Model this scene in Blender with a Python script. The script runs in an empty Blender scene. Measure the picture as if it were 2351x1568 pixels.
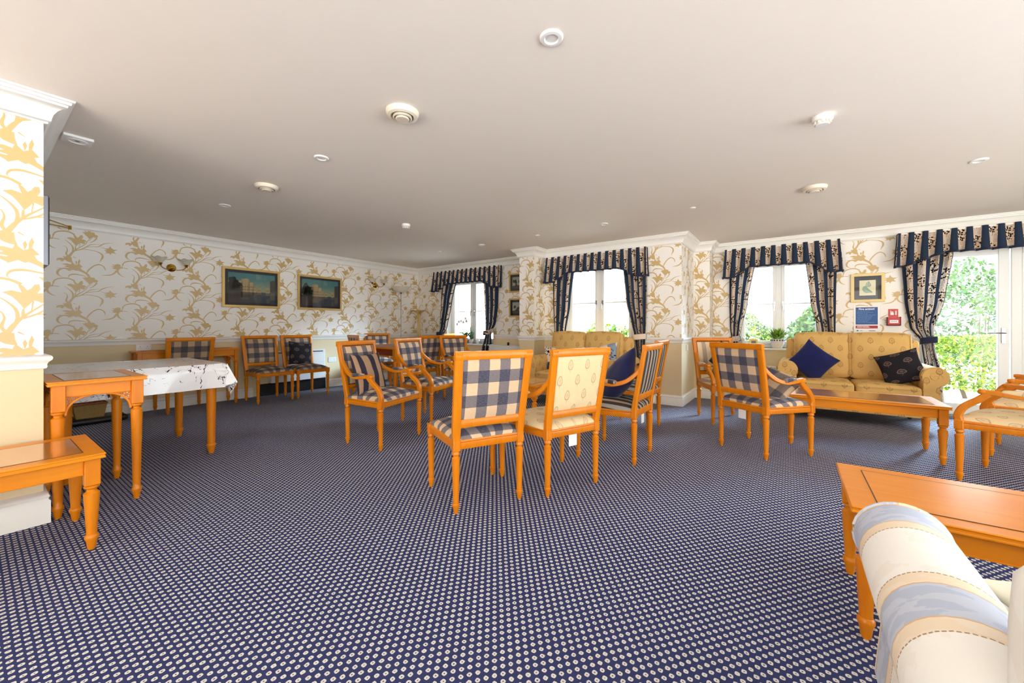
import bpy, bmesh, math, random
from mathutils import Vector, Matrix, Euler, noise as mnoise
random.seed(7)
C = bpy.context.scene.collection
SC = bpy.context.scene
PI = math.pi
def R(a): return math.radians(a)

# ------------------------------------------------------------------ camera, world, sun, exposure
cam_d = bpy.data.cameras.new('camera'); cam = bpy.data.objects.new('camera', cam_d); C.objects.link(cam)
cam.location = (0, 0, 1.10); cam.rotation_euler = (R(90), 0, math.atan(637/895))
cam_d.sensor_width = 36; cam_d.lens = 895/2351*36; cam_d.shift_y = -35.3/2351; cam_d.shift_x = 0
cam_d.clip_start = 0.05; SC.camera = cam
W = bpy.data.worlds.new('daylight'); SC.world = W; W.use_nodes = True
wt = W.node_tree; wt.nodes.clear()
wo = wt.nodes.new('ShaderNodeOutputWorld'); wb = wt.nodes.new('ShaderNodeBackground')
wc = wt.nodes.new('ShaderNodeTexCoord'); ws = wt.nodes.new('ShaderNodeSeparateXYZ'); wr = wt.nodes.new('ShaderNodeValToRGB')
wm = wt.nodes.new('ShaderNodeMath'); wm.operation = 'MULTIPLY_ADD'; wm.inputs[1].default_value = .5; wm.inputs[2].default_value = .5
wt.links.new(wc.outputs['Generated'], ws.inputs[0]); wt.links.new(ws.outputs[1], wm.inputs[0]); wt.links.new(wm.outputs[0], wr.inputs[0])
wr.color_ramp.elements[0].color = (1.0, .965, .92, 1); wr.color_ramp.elements[0].position = .35
wr.color_ramp.elements[1].color = (.84, .93, 1.0, 1); wr.color_ramp.elements[1].position = .65
wt.links.new(wr.outputs[0], wb.inputs[0]); wt.links.new(wb.outputs[0], wo.inputs[0])
wz = wt.nodes.new('ShaderNodeMapRange'); wz.inputs[1].default_value = -.15; wz.inputs[2].default_value = .1
wz.inputs[3].default_value = 1.9; wz.inputs[4].default_value = 1.0      # lower half brightened, added to throw light up onto the ceiling
wy = wt.nodes.new('ShaderNodeMapRange'); wy.inputs[1].default_value = -.1; wy.inputs[2].default_value = .3
wy.inputs[3].default_value = 2.15; wy.inputs[4].default_value = 4.6      # brighter sky on the garden side
wk = wt.nodes.new('ShaderNodeMath'); wk.operation = 'MULTIPLY'
wt.links.new(ws.outputs[2], wz.inputs[0]); wt.links.new(ws.outputs[1], wy.inputs[0])
wt.links.new(wz.outputs[0], wk.inputs[0]); wt.links.new(wy.outputs[0], wk.inputs[1]); wt.links.new(wk.outputs[0], wb.inputs[1])
sun_d = bpy.data.lights.new('soft_daylight', 'SUN'); sun_d.energy = 22.0; sun_d.angle = R(34); sun_d.color = (.55, .78, 1.0)
sun = bpy.data.objects.new('soft_daylight', sun_d); C.objects.link(sun); sun.rotation_euler = Euler((R(-61), 0, R(-36)))
SC.view_settings.view_transform = 'Standard'; SC.view_settings.look = 'None'
SC.view_settings.exposure = 0.95; SC.view_settings.gamma = 1; SC.view_settings.use_curve_mapping = False

# ------------------------------------------------------------------ mesh builder
class MB:
    def __init__(s):
        s.v=[]; s.f=[]; s.m=[]; s.uv=[]; s.T=Matrix(); s.mi=0
    def add(s, vs, fs, uvs=None):
        o=len(s.v); T=s.T
        s.v += [tuple(T @ Vector(p)) for p in vs]
        for i,f in enumerate(fs):
            s.f.append([k+o for k in f]); s.m.append(s.mi); s.uv.append(uvs[i] if uvs else None)
        return s
    def box(s, x0,x1,y0,y1,z0,z1,c=0.0):
        if x0>x1:x0,x1=x1,x0
        if y0>y1:y0,y1=y1,y0
        if z0>z1:z0,z1=z1,z0
        if c<=0:
            return s.add([(x0,y0,z0),(x1,y0,z0),(x1,y1,z0),(x0,y1,z0),(x0,y0,z1),(x1,y0,z1),(x1,y1,z1),(x0,y1,z1)],
             [(0,3,2,1),(4,5,6,7),(0,1,5,4),(2,3,7,6),(1,2,6,5),(3,0,4,7)])
        c=min(c,(x1-x0)*.45,(y1-y0)*.45,(z1-z0)*.45)
        vs=[];X=(x0,x1);Y=(y0,y1);Z=(z0,z1)
        idx={}
        for i in (0,1):
            for j in (0,1):
                for k in (0,1):
                    for a in range(3):
                        p=[X[i],Y[j],Z[k]]
                        for b,(q,sg) in enumerate(((i,1),(j,1),(k,1))):
                            if b!=a: p[b]+= c if q==0 else -c
                        idx[(i,j,k,a)]=len(vs); vs.append(tuple(p))
        fs=[]
        def q(a,L): fs.append([idx[t+(a,)] for t in L])
        q(0,[(0,0,0),(0,0,1),(0,1,1),(0,1,0)]); q(0,[(1,0,0),(1,1,0),(1,1,1),(1,0,1)])
        q(1,[(0,0,0),(1,0,0),(1,0,1),(0,0,1)]); q(1,[(0,1,0),(0,1,1),(1,1,1),(1,1,0)])
        q(2,[(0,0,0),(0,1,0),(1,1,0),(1,0,0)]); q(2,[(0,0,1),(1,0,1),(1,1,1),(0,1,1)])
        for i in (0,1):
            for j in (0,1):
                fs.append([idx[(i,j,0,0)],idx[(i,j,0,1)],idx[(i,j,1,1)],idx[(i,j,1,0)]])
                fs.append([idx[(i,0,j,0)],idx[(i,0,j,2)],idx[(i,1,j,2)],idx[(i,1,j,0)]])
                fs.append([idx[(0,i,j,1)],idx[(0,i,j,2)],idx[(1,i,j,2)],idx[(1,i,j,1)]])
                for k in (0,1): fs.append([idx[(i,j,k,0)],idx[(i,j,k,1)],idx[(i,j,k,2)]])
        return s.add(vs,fs)
    def lathe(s, prof, cx=0, cy=0, seg=16, flute=None, cap=True, nf=8, fd=.09):
        vs=[];fs=[]
        for r,z in prof:
            for k in range(seg):
                a=2*PI*k/seg; rr=r
                if flute and flute[0]<=z<=flute[1]: rr=r*(1-fd*(abs(math.cos(a*nf/2))<.45))
                vs.append((cx+rr*math.cos(a),cy+rr*math.sin(a),z))
        n=len(prof)
        for i in range(n-1):
            for k in range(seg):
                k2=(k+1)%seg; fs.append((i*seg+k,i*seg+k2,(i+1)*seg+k2,(i+1)*seg+k))
        if cap:
            fs.append(tuple(range(seg-1,-1,-1))); fs.append(tuple((n-1)*seg+k for k in range(seg)))
        return s.add(vs,fs)
    def sweep(s, pts, w, h=None, seg=8, up=(0,0,1), rect=False, cap=True):
        """tube or rectangular section along pts; w,h numbers or lists (half sizes)"""
        pts=[Vector(p) for p in pts]; n=len(pts); up=Vector(up)
        W_=w if isinstance(w,(list,tuple)) else [w]*n
        H_=W_ if h is None else (h if isinstance(h,(list,tuple)) else [h]*n)
        if rect: c=.3; sec=[(-1,-1+c),(-1+c,-1),(1-c,-1),(1,-1+c),(1,1-c),(1-c,1),(-1+c,1),(-1,1-c)]
        else: sec=[(math.cos(2*PI*k/seg),math.sin(2*PI*k/seg)) for k in range(seg)]
        m=len(sec); vs=[];fs=[]
        for i,p in enumerate(pts):
            t=(pts[min(i+1,n-1)]-pts[max(i-1,0)]).normalized()
            sd=t.cross(up)
            if sd.length<1e-4: sd=t.cross(Vector((1,0,0)))
            sd.normalize(); u2=sd.cross(t).normalized()
            for a,b in sec: vs.append(tuple(p+sd*a*W_[i]+u2*b*H_[i]))
        for i in range(n-1):
            for k in range(m):
                k2=(k+1)%m; fs.append((i*m+k,i*m+k2,(i+1)*m+k2,(i+1)*m+k))
        if cap: fs.append(tuple(range(m-1,-1,-1))); fs.append(tuple((n-1)*m+k for k in range(m)))
        return s.add(vs,fs)
    def grid(s, fn, nu, nv, uvfn=None, closeu=False):
        vs=[fn(i/nu,j/nv) for j in range(nv+1) for i in range(nu+1)]
        fs=[];us=[]
        for j in range(nv):
            for i in range(nu):
                a=j*(nu+1)+i; fs.append((a,a+1,a+nu+2,a+nu+1))
                if uvfn: us.append([uvfn(i/nu,j/nv),uvfn((i+1)/nu,j/nv),uvfn((i+1)/nu,(j+1)/nv),uvfn(i/nu,(j+1)/nv)])
        return s.add(vs,fs,us if uvfn else None)
    def rbox(s, cx,cy,cz, hx,hy,hz, r, n=8, crown=(0,0,0), fn=None):
        """rounded box with bulging faces"""
        h=(hx,hy,hz); c=(cx,cy,cz)
        ts=[math.sin(PI/2*(2*i/n-1)) for i in range(n+1)]
        for ax in range(3):
            for sg in (-1,1):
                vs=[];fs=[]
                for a in ts:
                    for b in ts:
                        q=[0,0,0]; q[ax]=sg; q[(ax+1)%3]=a; q[(ax+2)%3]=b
                        p=[q[k]*h[k] for k in range(3)]
                        inn=[max(-(h[k]-r),min(h[k]-r,p[k])) for k in range(3)]
                        d=[p[k]-inn[k] for k in range(3)]; L=math.sqrt(sum(x*x for x in d))
                        if L>1e-9: p=[inn[k]+d[k]/L*r for k in range(3)]
                        for k in range(3):
                            u=q[(k+1)%3]; w=q[(k+2)%3]
                            p[k]+=crown[k]*(q[k])*(1-u*u)*(1-w*w)
                        if fn: p=fn(p,q)
                        vs.append((p[0]+c[0],p[1]+c[1],p[2]+c[2]))
                m=n+1
                for i in range(n):
                    for j in range(n):
                        f=(i*m+j,(i+1)*m+j,(i+1)*m+j+1,i*m+j+1)
                        fs.append(f if sg>0 else f[::-1])
                s.add(vs,fs)
        return s
    def prism(s, poly, axis, a0, a1, cap=True):
        """extrude 2D polygon (in the plane of the other two axes, order xyz cyclic) along axis"""
        n=len(poly)
        def P3(p,a):
            q=[0,0,0]; q[axis]=a; q[(axis+1)%3]=p[0]; q[(axis+2)%3]=p[1]; return tuple(q)
        vs=[P3(p,a0) for p in poly]+[P3(p,a1) for p in poly]
        fs=[(k,(k+1)%n,n+(k+1)%n,n+k) for k in range(n)]
        if cap: fs+= [tuple(range(n-1,-1,-1)),tuple(range(n,2*n))]
        return s.add(vs,fs)
    def build(s, name, mats, parent=None, loc=None, rot=None, sharp=38, weld=False):
        me=bpy.data.meshes.new(name); me.from_pydata(s.v,[],s.f)
        if not isinstance(mats,(list,tuple)): mats=[mats]
        for m in mats: me.materials.append(m)
        me.polygons.foreach_set('material_index',s.m)
        uvl=me.uv_layers.new(name='UV').data
        V_=s.v
        for p in me.polygons:
            cu=s.uv[p.index]; li=p.loop_start
            if cu:
                for k,u in enumerate(cu): uvl[li+k].uv=u
            else:
                n=p.normal; ax=max(range(3),key=lambda q:abs(n[q]))
                for k,vi in enumerate(p.vertices):
                    c=V_[vi]; uvl[li+k].uv = (c[1],c[2]) if ax==0 else (c[0],c[2]) if ax==1 else (c[0],c[1])
        if weld:
            b=bmesh.new(); b.from_mesh(me); bmesh.ops.remove_doubles(b,verts=b.verts,dist=1e-5); b.to_mesh(me); b.free()
        me.polygons.foreach_set('use_smooth',[True]*len(me.polygons))
        me.set_sharp_from_angle(angle=R(sharp)); me.update()
        o=bpy.data.objects.new(name,me); C.objects.link(o)
        if parent: o.parent=parent
        if loc: o.location=loc
        if rot is not None: o.rotation_euler=rot
        return o
def thing(name,label,cat,loc=(0,0,0),rz=0,group=None):
    o=bpy.data.objects.new(name,None); o.empty_display_size=.1; C.objects.link(o)
    o.location=loc; o.rotation_euler=(0,0,rz); return tag(o,label,cat,group)
def tag(o,label,cat,group=None):
    o['label']=label; o['category']=cat
    if group: o['group']=group
    return o
def struct(o): o['kind']='structure'; return o
KIDS={}
def kids(o):
    return [c for c in C.objects if c.parent==o]
def copy_tree(o,parent=None):
    c=o.copy(); C.objects.link(c)
    if parent: c.parent=parent
    for ch in kids(o): copy_tree(ch,c)
    return c
def dup(o,loc,rz,label,group=None,rot=None):
    c=copy_tree(o); c.location=loc; c.rotation_euler=rot if rot else (0,0,rz); c['label']=label
    if group: c['group']=group
    elif 'group' in c: del c['group']
    return c

# ------------------------------------------------------------------ node maths and materials
def lin(r,g,b):
    f=lambda c:(c/255/12.92) if c/255<=.04045 else ((c/255+.055)/1.055)**2.4
    return (f(r),f(g),f(b),1)
class X:
    def __init__(s,nt,k): s.nt=nt; s.k=k
    def _(s,op,b=None,c=None):
        n=s.nt.nodes.new('ShaderNodeMath'); n.operation=op
        for i,q in enumerate((s,b,c)):
            if q is None: continue
            if isinstance(q,X): s.nt.links.new(q.k,n.inputs[i])
            else: n.inputs[i].default_value=q
        return X(s.nt,n.outputs[0])
    def __add__(s,b): return s._('ADD',b)
    def __sub__(s,b): return s._('SUBTRACT',b)
    def __mul__(s,b): return s._('MULTIPLY',b)
    def __truediv__(s,b): return s._('DIVIDE',b)
    def fr(s): return s._('FRACT')
    def fl(s): return s._('FLOOR')
    def ab(s): return s._('ABSOLUTE')
    def lt(s,b): return s._('LESS_THAN',b)
    def gt(s,b): return s._('GREATER_THAN',b)
    def mx(s,b): return s._('MAXIMUM',b)
    def mn(s,b): return s._('MINIMUM',b)
    def sqrt(s): return s._('SQRT')
    def sin(s): return s._('SINE')
    def mod2(s): return (s*.5).fr().gt(.25)
class M:
    def __init__(s,name,rough=.6,spec=.5):
        s.m=bpy.data.materials.new(name); s.m.use_nodes=True; s.nt=s.m.node_tree
        s.b=s.nt.nodes['Principled BSDF']; s.b.inputs['Roughness'].default_value=rough
        s.b.inputs['Specular IOR Level'].default_value=spec
    def col(s,c):
        if isinstance(c,tuple): s.b.inputs['Base Color'].default_value=c
        else: s.nt.links.new(c,s.b.inputs['Base Color'])
        return s
    def coord(s,kind='UV'):
        n=s.nt.nodes.new('ShaderNodeTexCoord'); q=s.nt.nodes.new('ShaderNodeSeparateXYZ')
        s.nt.links.new(n.outputs[kind],q.inputs[0]); s.vec=n.outputs[kind]
        return [X(s.nt,q.outputs[i]) for i in range(3)]
    def comb(s,x,y,z=0.0):
        n=s.nt.nodes.new('ShaderNodeCombineXYZ')
        for i,q in enumerate((x,y,z)):
            if isinstance(q,X): s.nt.links.new(q.k,n.inputs[i])
            else: n.inputs[i].default_value=q
        return n.outputs[0]
    def noise(s,vec,scale,detail=2.0,dist=0.0,rough=.5):
        n=s.nt.nodes.new('ShaderNodeTexNoise'); n.inputs['Scale'].default_value=scale
        n.inputs['Detail'].default_value=detail; n.inputs['Distortion'].default_value=dist; n.inputs['Roughness'].default_value=rough
        s.nt.links.new(vec,n.inputs['Vector']); return X(s.nt,n.outputs[0])
    def voro(s,vec,scale,out='Distance',rnd=1.0):
        n=s.nt.nodes.new('ShaderNodeTexVoronoi'); n.inputs['Scale'].default_value=scale; n.inputs['Randomness'].default_value=rnd
        s.nt.links.new(vec,n.inputs['Vector']); return n.outputs[out]
    def mix(s,f,a,b):
        n=s.nt.nodes.new('ShaderNodeMix'); n.data_type='RGBA'; n.clamp_factor=True
        for i,q in ((0,f),(6,a),(7,b)):
            if isinstance(q,X): s.nt.links.new(q.k,n.inputs[i])
            elif isinstance(q,bpy.types.NodeSocket): s.nt.links.new(q,n.inputs[i])
            else: n.inputs[i].default_value=q
        return n.outputs[2]
    def bump(s,h,strength=.3,dist=.002):
        n=s.nt.nodes.new('ShaderNodeBump'); n.inputs['Strength'].default_value=strength; n.inputs['Distance'].default_value=dist
        s.nt.links.new(h.k,n.inputs['Height']); s.nt.links.new(n.outputs[0],s.b.inputs['Normal']); return s
def plain(name,rgb,rough=.5,metal=0,spec=.5,var=0):
    m=M(name,rough,spec); m.b.inputs['Metallic'].default_value=metal
    if var:
        m.coord('Object'); n=m.noise(m.vec,6,3); d=tuple(c*(1-var) for c in rgb[:3])+(1,)
        m.col(m.mix(n,d,rgb))
    else: m.col(rgb)
    return m.m
def wood(name,a,b,rough=.33,along=2,coat=.12,scale=1.0):
    m=M(name,rough,.35); x,y,z=m.coord('Object'); q=[x*22*scale,y*22*scale,z*22*scale]; q[along]=[x,y,z][along]*2.2*scale
    n=m.noise(m.comb(*q),1.0,4,1.2); n2=m.noise(m.vec,3*scale,2)
    m.col(m.mix((n*.75+n2*.35-.05),b,a)); m.b.inputs['Coat Weight'].default_value=coat; m.b.inputs['Coat Roughness'].default_value=.15
    return m.m
def damp(c,k): return tuple(x*k for x in c[:3])+(1,)

m_wood = wood('honey_beech', lin(230,144,12), lin(202,104,4))
m_woodx= wood('honey_beech_across', lin(236,154,14), lin(212,114,4), along=0)
m_woody= wood('honey_beech_lengthwise', lin(236,154,14), lin(212,114,4), along=1)
m_apron= wood('dark_apron_veneer', lin(200,100,20), lin(160,64,8), along=0)
m_red  = wood('mahogany_veneer', lin(150,66,24), lin(112,38,14), along=0)
def burl():
    m=M('burl_veneer',.18); m.coord('Object'); n=m.noise(m.vec,9,6,3.0,.65); n2=m.noise(m.vec,55,3,2)
    m.col(m.mix(n*.8+n2*.3-.05,lin(180,106,42),lin(224,158,84))); m.b.inputs['Coat Weight'].default_value=1.0; m.b.inputs['Coat Roughness'].default_value=.1
    return m.m
m_burl=burl()
m_line = plain('dark_inlay_line',lin(70,34,12),.4)

def check(name,navy,mid,bei,per=.15,ratio=.5):
    m=M(name,.9,.2); u,v,_=m.coord(); 
    th1=m.noise(m.comb(u*60,v*900),1,1); th2=m.noise(m.comb(u*900,v*60),1,1)
    su=((u/.137+.604).fr()).lt(ratio); sv=((v/.146+.747).fr()).lt(ratio)
    k=(su+sv)*.5
    base=m.mix(k.gt(.25),bei,mid); base=m.mix(k.gt(.75),base,navy)
    slub=m.mix((th1-.35)*.9,base,m.mix(.5,base,lin(230,220,210)))
    m.col(m.mix((th2-.5)*.8,slub,navy)); m.bump(th1+th2,.25,.001)
    return m.m
m_check = check('navy_gingham',lin(48,51,76),lin(114,105,108),lin(220,188,150))
m_checkd= check('navy_gingham_dark',lin(48,46,60),lin(106,92,84),lin(186,158,124))  # same gingham in darker, browner tones
def stripe(name,cols,per,axis=0,rough=.9):
    """cols: list of (upper fraction, colour)"""
    m=M(name,rough,.2); c=m.coord(); t=(c[axis]/per+.02).fr()
    out=cols[-1][1]
    for f,cc in reversed(cols[:-1]): out=m.mix(t.lt(f),out,cc)
    n=m.noise(m.comb(c[0]*300,c[1]*300),1,2); m.col(m.mix((n-.5)*.5,out,lin(120,110,100))); m.bump(n,.2,.001)
    return m.m
m_stripe= stripe('charcoal_stripe',[(.28,lin(64,60,60)),(.50,lin(160,154,146)),(.78,lin(64,60,60)),(1,lin(190,164,136))],.165)
m_stripel=stripe('pale_stripe',[(.42,lin(190,168,150)),(1,lin(238,214,178))],.12)
m_roll  = stripe('ochre_stripe',[(.45,lin(140,112,70)),(1,lin(232,196,120))],.10)
m_navstr= stripe('navy_stripe_cushion',[(.46,lin(52,50,66)),(1,lin(176,142,112))],.105)
def sprig(name,ground,ink,pu=.20,pv=.17,rx=.030,rz=.042,noi=True):
    m=M(name,.85,.2); u,v,_=m.coord()
    r=(v/pv).fl(); uu=(u/pu+r.mod2()*.5).fr()-.5; vv=(v/pv).fr()-.5
    a=uu*(pu/rx); b=vv*(pv/rz); 
    # pointed leaf outline: narrower towards the tip
    a=a*((b*.28)+1.05); d=(a*a+b*b).sqrt()
    ring=(d-.86).ab().lt(.10); vein=((d*9).sin().gt(.35))*(d.lt(.8)); stem=(uu.ab().lt(.012))*(b.lt(-.7))*(b.gt(-1.55))
    n=m.noise(m.comb(u*160,v*160),1,2); w=m.noise(m.comb(u*14,v*14),1,3)
    ink_f=(ring.mx(vein*.55).mx(stem))*(n.gt(.40))*.8 if noi else ring.mx(vein*.7).mx(stem)
    inside=d.lt(.95)*.22
    g=m.mix(w,ground,damp(ground,.88))
    m.col(m.mix(ink_f.mx(inside),g,ink)); m.bump(n,.2,.001)
    return m.m
m_gold  = sprig('gold_damask',lin(230,188,116),lin(160,114,68),.185,.098,.027,.035)
m_cream = sprig('cream_sprig',lin(238,214,168),lin(180,146,116),.145,.100,.022,.036)
m_blacks= sprig('black_sprig',lin(38,36,42),lin(122,102,94),.125,.080,.030,.020,False)
def solid_fabric(name,c,c2):
    m=M(name,.95,.1); m.coord('Object'); n=m.noise(m.vec,7,4,.6); w=m.noise(m.vec,240,1)
    m.b.inputs['Sheen Weight'].default_value=.3
    m.col(m.mix(n,c2,c)); m.bump(w,.15,.001); return m.m
m_navy = solid_fabric('navy_velvet',lin(36,44,104),lin(20,24,62))
m_black= solid_fabric('black_satin',lin(36,40,52),lin(16,16,22)); 
def berries(name='berry_curtain',stripes=True,navy=lin(42,54,74)):
    """navy / oatmeal stripes; black berry sprays and blue-grey brush strokes on the oatmeal"""
    m=M(name,.9,.15); u,v,_=m.coord()
    cell=u.fl(); uf=u.fr()
    ph=(cell*.37).fr(); pv=.27
    vv=(v/pv+ph).fr()-.5
    ux=(uf-.70)*.145 if stripes else (uf-.5)*.2
    rr=((ux*ux*1.6)+(vv*vv*(pv*pv))).sqrt()
    d=X(m.nt,m.voro(m.comb(ux*1.0,v*1.0),46,'Distance',.8))
    dots=d.lt(.50)*rr.lt(.080); stem=(ux.ab().lt(.0022))*(vv.gt(-.42))*(vv.lt(.1))
    v2=(v/pv+ph+.5).fr()-.5; 
    dash=((v*420).sin().gt(.1))*m.noise(m.comb(u*30,v*60),1,1).gt(.47)*(v2.ab().lt(.20))
    g=m.mix(dash,lin(226,200,172),lin(138,150,162))
    g=m.mix(dots.mx(stem),g,lin(22,20,30))
    if stripes: g=m.mix(uf.lt(.42),g,navy)
    n=m.noise(m.comb(u*40,v*300),1,2); m.col(m.mix((n-.5)*.5,g,lin(90,90,100))); 
    m.b.inputs['Transmission Weight'].default_value=0
    # thin cloth lets a little daylight through
    tr=m.nt.nodes.new('ShaderNodeBsdfTranslucent'); mx=m.nt.nodes.new('ShaderNodeMixShader'); mx.inputs[0].default_value=.09
    m.nt.links.new(m.b.inputs['Base Color'].links[0].from_socket,tr.inputs[0])
    o=[q for q in m.nt.nodes if q.type=='OUTPUT_MATERIAL'][0]
    m.nt.links.new(m.b.outputs[0],mx.inputs[1]); m.nt.links.new(tr.outputs[0],mx.inputs[2]); m.nt.links.new(mx.outputs[0],o.inputs[0])
    return m.m
m_curt=berries()
m_trim=solid_fabric('navy_trim',lin(46,54,78),lin(28,32,50))
def dandelion():
    m=M('berry_cushion',.9,.15); u,v,_=m.coord('Object'); 
    g=m.mix((v.gt(-.07)),lin(60,78,104),m.mix((u*9+v*3).sin().gt(.85),lin(236,218,198),lin(150,170,192)))
    out=g
    for (cx,cy) in ((-.11,.09),(.10,.03)):
        a=u-cx; b=v-cy; r=(a*a+b*b).sqrt(); d=X(m.nt,m.voro(m.comb(u+cx,v),48,'Distance',.7))
        out=m.mix((d.lt(.40)*r.lt(.085)).mx(r.lt(.018)),out,lin(24,26,40))
    m.col(out); return m.m
m_dand=dandelion()
def carpet():
    m=M('patterned_carpet',.95,.1); x,y,_=m.coord('Object')
    px,py=.0336,.0430
    ring=None
    for ox,oy in ((0,0),(.5,.5)):
        wob=m.noise(m.comb(x*70,y*70),1,1)
        fx=((x/px+ox).fr()-.5)*px; fy=((y/py+oy).fr()-.5)*py
        cx=(fx.ab()*1.0); cy=(fy.ab()*1.0)
        dd=((cx*cx+cy*cy).sqrt())*.6+cx.mx(cy)*.4 + (wob-.5)*.004
        r=dd.lt(.0077)*dd.gt(.0019)
        ring=r if ring is None else ring.mx(r)
    n=m.noise(m.vec,500,2); n2=m.noise(m.vec,1.4,3)
    base=m.mix(n,lin(40,47,88),lin(64,71,114)); base=m.mix(n2.gt(2),base,base)
    cr=m.mix(n,lin(196,194,190),lin(232,228,220))
    m.col(m.mix(ring,base,cr)); m.bump(n+ring*.4,.3,.003); return m.m
m_carpet=carpet()
m_white=plain('gloss_white_paint',lin(240,238,232),.35)
m_upvc=plain('white_window_frame',lin(236,236,234),.3)
m_plastic=plain('white_plastic',lin(238,238,236),.3)
def paper(name,c):
    m=M(name,.55,.4); m.coord('Object'); n=m.noise(m.vec,420,2); m.col(m.mix(n*.5,c,damp(c,.93))); m.bump(n,.12,.001); return m.m
m_paper=paper('ivory_wallpaper',lin(246,242,235)); 
m_lower=paper('straw_wallpaper',lin(230,210,170))
m_motif=plain('gold_print',lin(208,176,116),.38,.0,.6,var=.08)
m_ceil=plain('ceiling_paint',lin(242,234,224),.75,var=.02)
m_brass=plain('polished_brass',lin(200,160,60),.16,1)
m_gilt=plain('gilt_frame',lin(218,184,112),.35,.35,var=.1)
m_chrome=plain('chrome',lin(210,210,214),.15,1)
m_grey=plain('grey_metal',lin(128,130,136),.35,.6)
m_dark=plain('black_plastic',lin(16,16,18),.4)
m_mount=plain('dark_mount_board',lin(44,46,58),.8)
def glassm(name='window_glass'):
    m=M(name,0); nt=m.nt; nt.nodes.remove(m.b)
    t=nt.nodes.new('ShaderNodeBsdfTransparent'); g=nt.nodes.new('ShaderNodeBsdfGlossy'); g.inputs['Roughness'].default_value=.02
    f=nt.nodes.new('ShaderNodeFresnel'); f.inputs[0].default_value=1.35; mx=nt.nodes.new('ShaderNodeMixShader')
    o=[q for q in nt.nodes if q.type=='OUTPUT_MATERIAL'][0]
    nt.links.new(f.outputs[0],mx.inputs[0]); nt.links.new(t.outputs[0],mx.inputs[1]); nt.links.new(g.outputs[0],mx.inputs[2]); nt.links.new(mx.outputs[0],o.inputs[0])
    return m.m
m_glass=glassm()
m_frost=plain('frosted_glass',lin(214,208,190),.35)
m_leaf=plain('leaf_green',lin(88,130,40),.5,var=.45)
m_leafy=plain('leaf_yellow_green',lin(160,178,58),.5,var=.3)
m_leafp=plain('pot_plant_leaf',lin(150,186,56),.45,var=.3)
m_leafd=plain('leaf_blue_green',lin(96,140,92),.5,var=.35)
m_stem=plain('green_stem',lin(80,110,50),.6)
m_petal=plain('orchid_petal',lin(250,246,250),.5)
m_pot=plain('white_glazed_pot',lin(236,232,228),.2)
m_paving=plain('pale_paving',lin(214,208,200),.9,var=.06)
m_soil=plain('brown_soil',lin(120,100,84),.95,var=.2)
m_render=plain('white_render',lin(240,240,236),.9)
m_brick=plain('orange_brick',lin(190,130,100),.9,var=.2)
MP=[[(-0.089,0.001),(-0.058,0.013),(-0.024,0.002),(-0.034,0.033),(-0.038,0.055),(-0.018,0.037),(-0.005,0.015),(0.009,0.028),(0.02,0.05),(0.037,0.053),(0.041,0.026),(0.03,0.002),(0.05,0.004),(0.067,-0.016),(0.051,-0.021),(0.061,-0.037),(0.046,-0.052),(0.031,-0.042),(0.016,-0.038),(0.003,-0.061),(-0.016,-0.088),(-0.026,-0.066),(-0.04,-0.044),(-0.055,-0.023)],[(0.034,0.094),(0.059,0.092),(0.053,0.105),(0.075,0.098),(0.09,0.109),(0.1,0.096),(0.119,0.103),(0.138,0.096),(0.135,0.081),(0.158,0.074),(0.164,0.056),(0.148,0.04),(0.125,0.048),(0.11,0.028),(0.087,0.021),(0.078,0.039),(0.062,0.056)],[(0.267,-0.038),(0.278,-0.063),(0.297,-0.076),(0.331,-0.072),(0.304,-0.093),(0.301,-0.104),(0.321,-0.127),(0.294,-0.119),(0.277,-0.125),(0.267,-0.147),(0.257,-0.126),(0.22,-0.133),(0.237,-0.116),(0.215,-0.096),(0.24,-0.091),(0.223,-0.074),(0.253,-0.069)],[(-0.117,-0.216),(-0.099,-0.219),(-0.085,-0.208),(-0.07,-0.214),(-0.049,-0.217),(-0.046,-0.253),(-0.038,-0.282),(-0.058,-0.281),(-0.085,-0.271),(-0.102,-0.254),(-0.12,-0.278),(-0.138,-0.266),(-0.132,-0.249),(-0.152,-0.253),(-0.167,-0.271),(-0.16,-0.244),(-0.135,-0.237),(-0.108,-0.238),(-0.102,-0.229)],[(-0.085,-0.295),(-0.055,-0.303),(-0.046,-0.276),(-0.018,-0.307),(0.012,-0.289),(0.038,-0.323),(0.02,-0.331),(0.031,-0.358),(0.009,-0.361),(-0.012,-0.375),(-0.037,-0.362),(-0.07,-0.382),(-0.082,-0.371),(-0.093,-0.365),(-0.07,-0.344),(-0.108,-0.336),(-0.085,-0.322),(-0.126,-0.305)],[(-0.013,-0.306),(-0.021,-0.27),(-0.012,-0.252),(-0.005,-0.274)],[(0.0,-0.301),(0.0,-0.265),(0.011,-0.231),(0.019,-0.255),(0.012,-0.287)],[(-0.288,0.012),(-0.261,0.007),(-0.233,0.022),(-0.209,0.016),(-0.205,-0.015),(-0.195,-0.023),(-0.216,-0.04),(-0.23,-0.076),(-0.243,-0.073),(-0.245,-0.049),(-0.284,-0.039),(-0.264,-0.024),(-0.292,-0.018),(-0.257,-0.007)],[(-0.192,0.016),(-0.177,0.023),(-0.192,-0.003),(-0.187,-0.027),(-0.202,-0.034)]]
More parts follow.
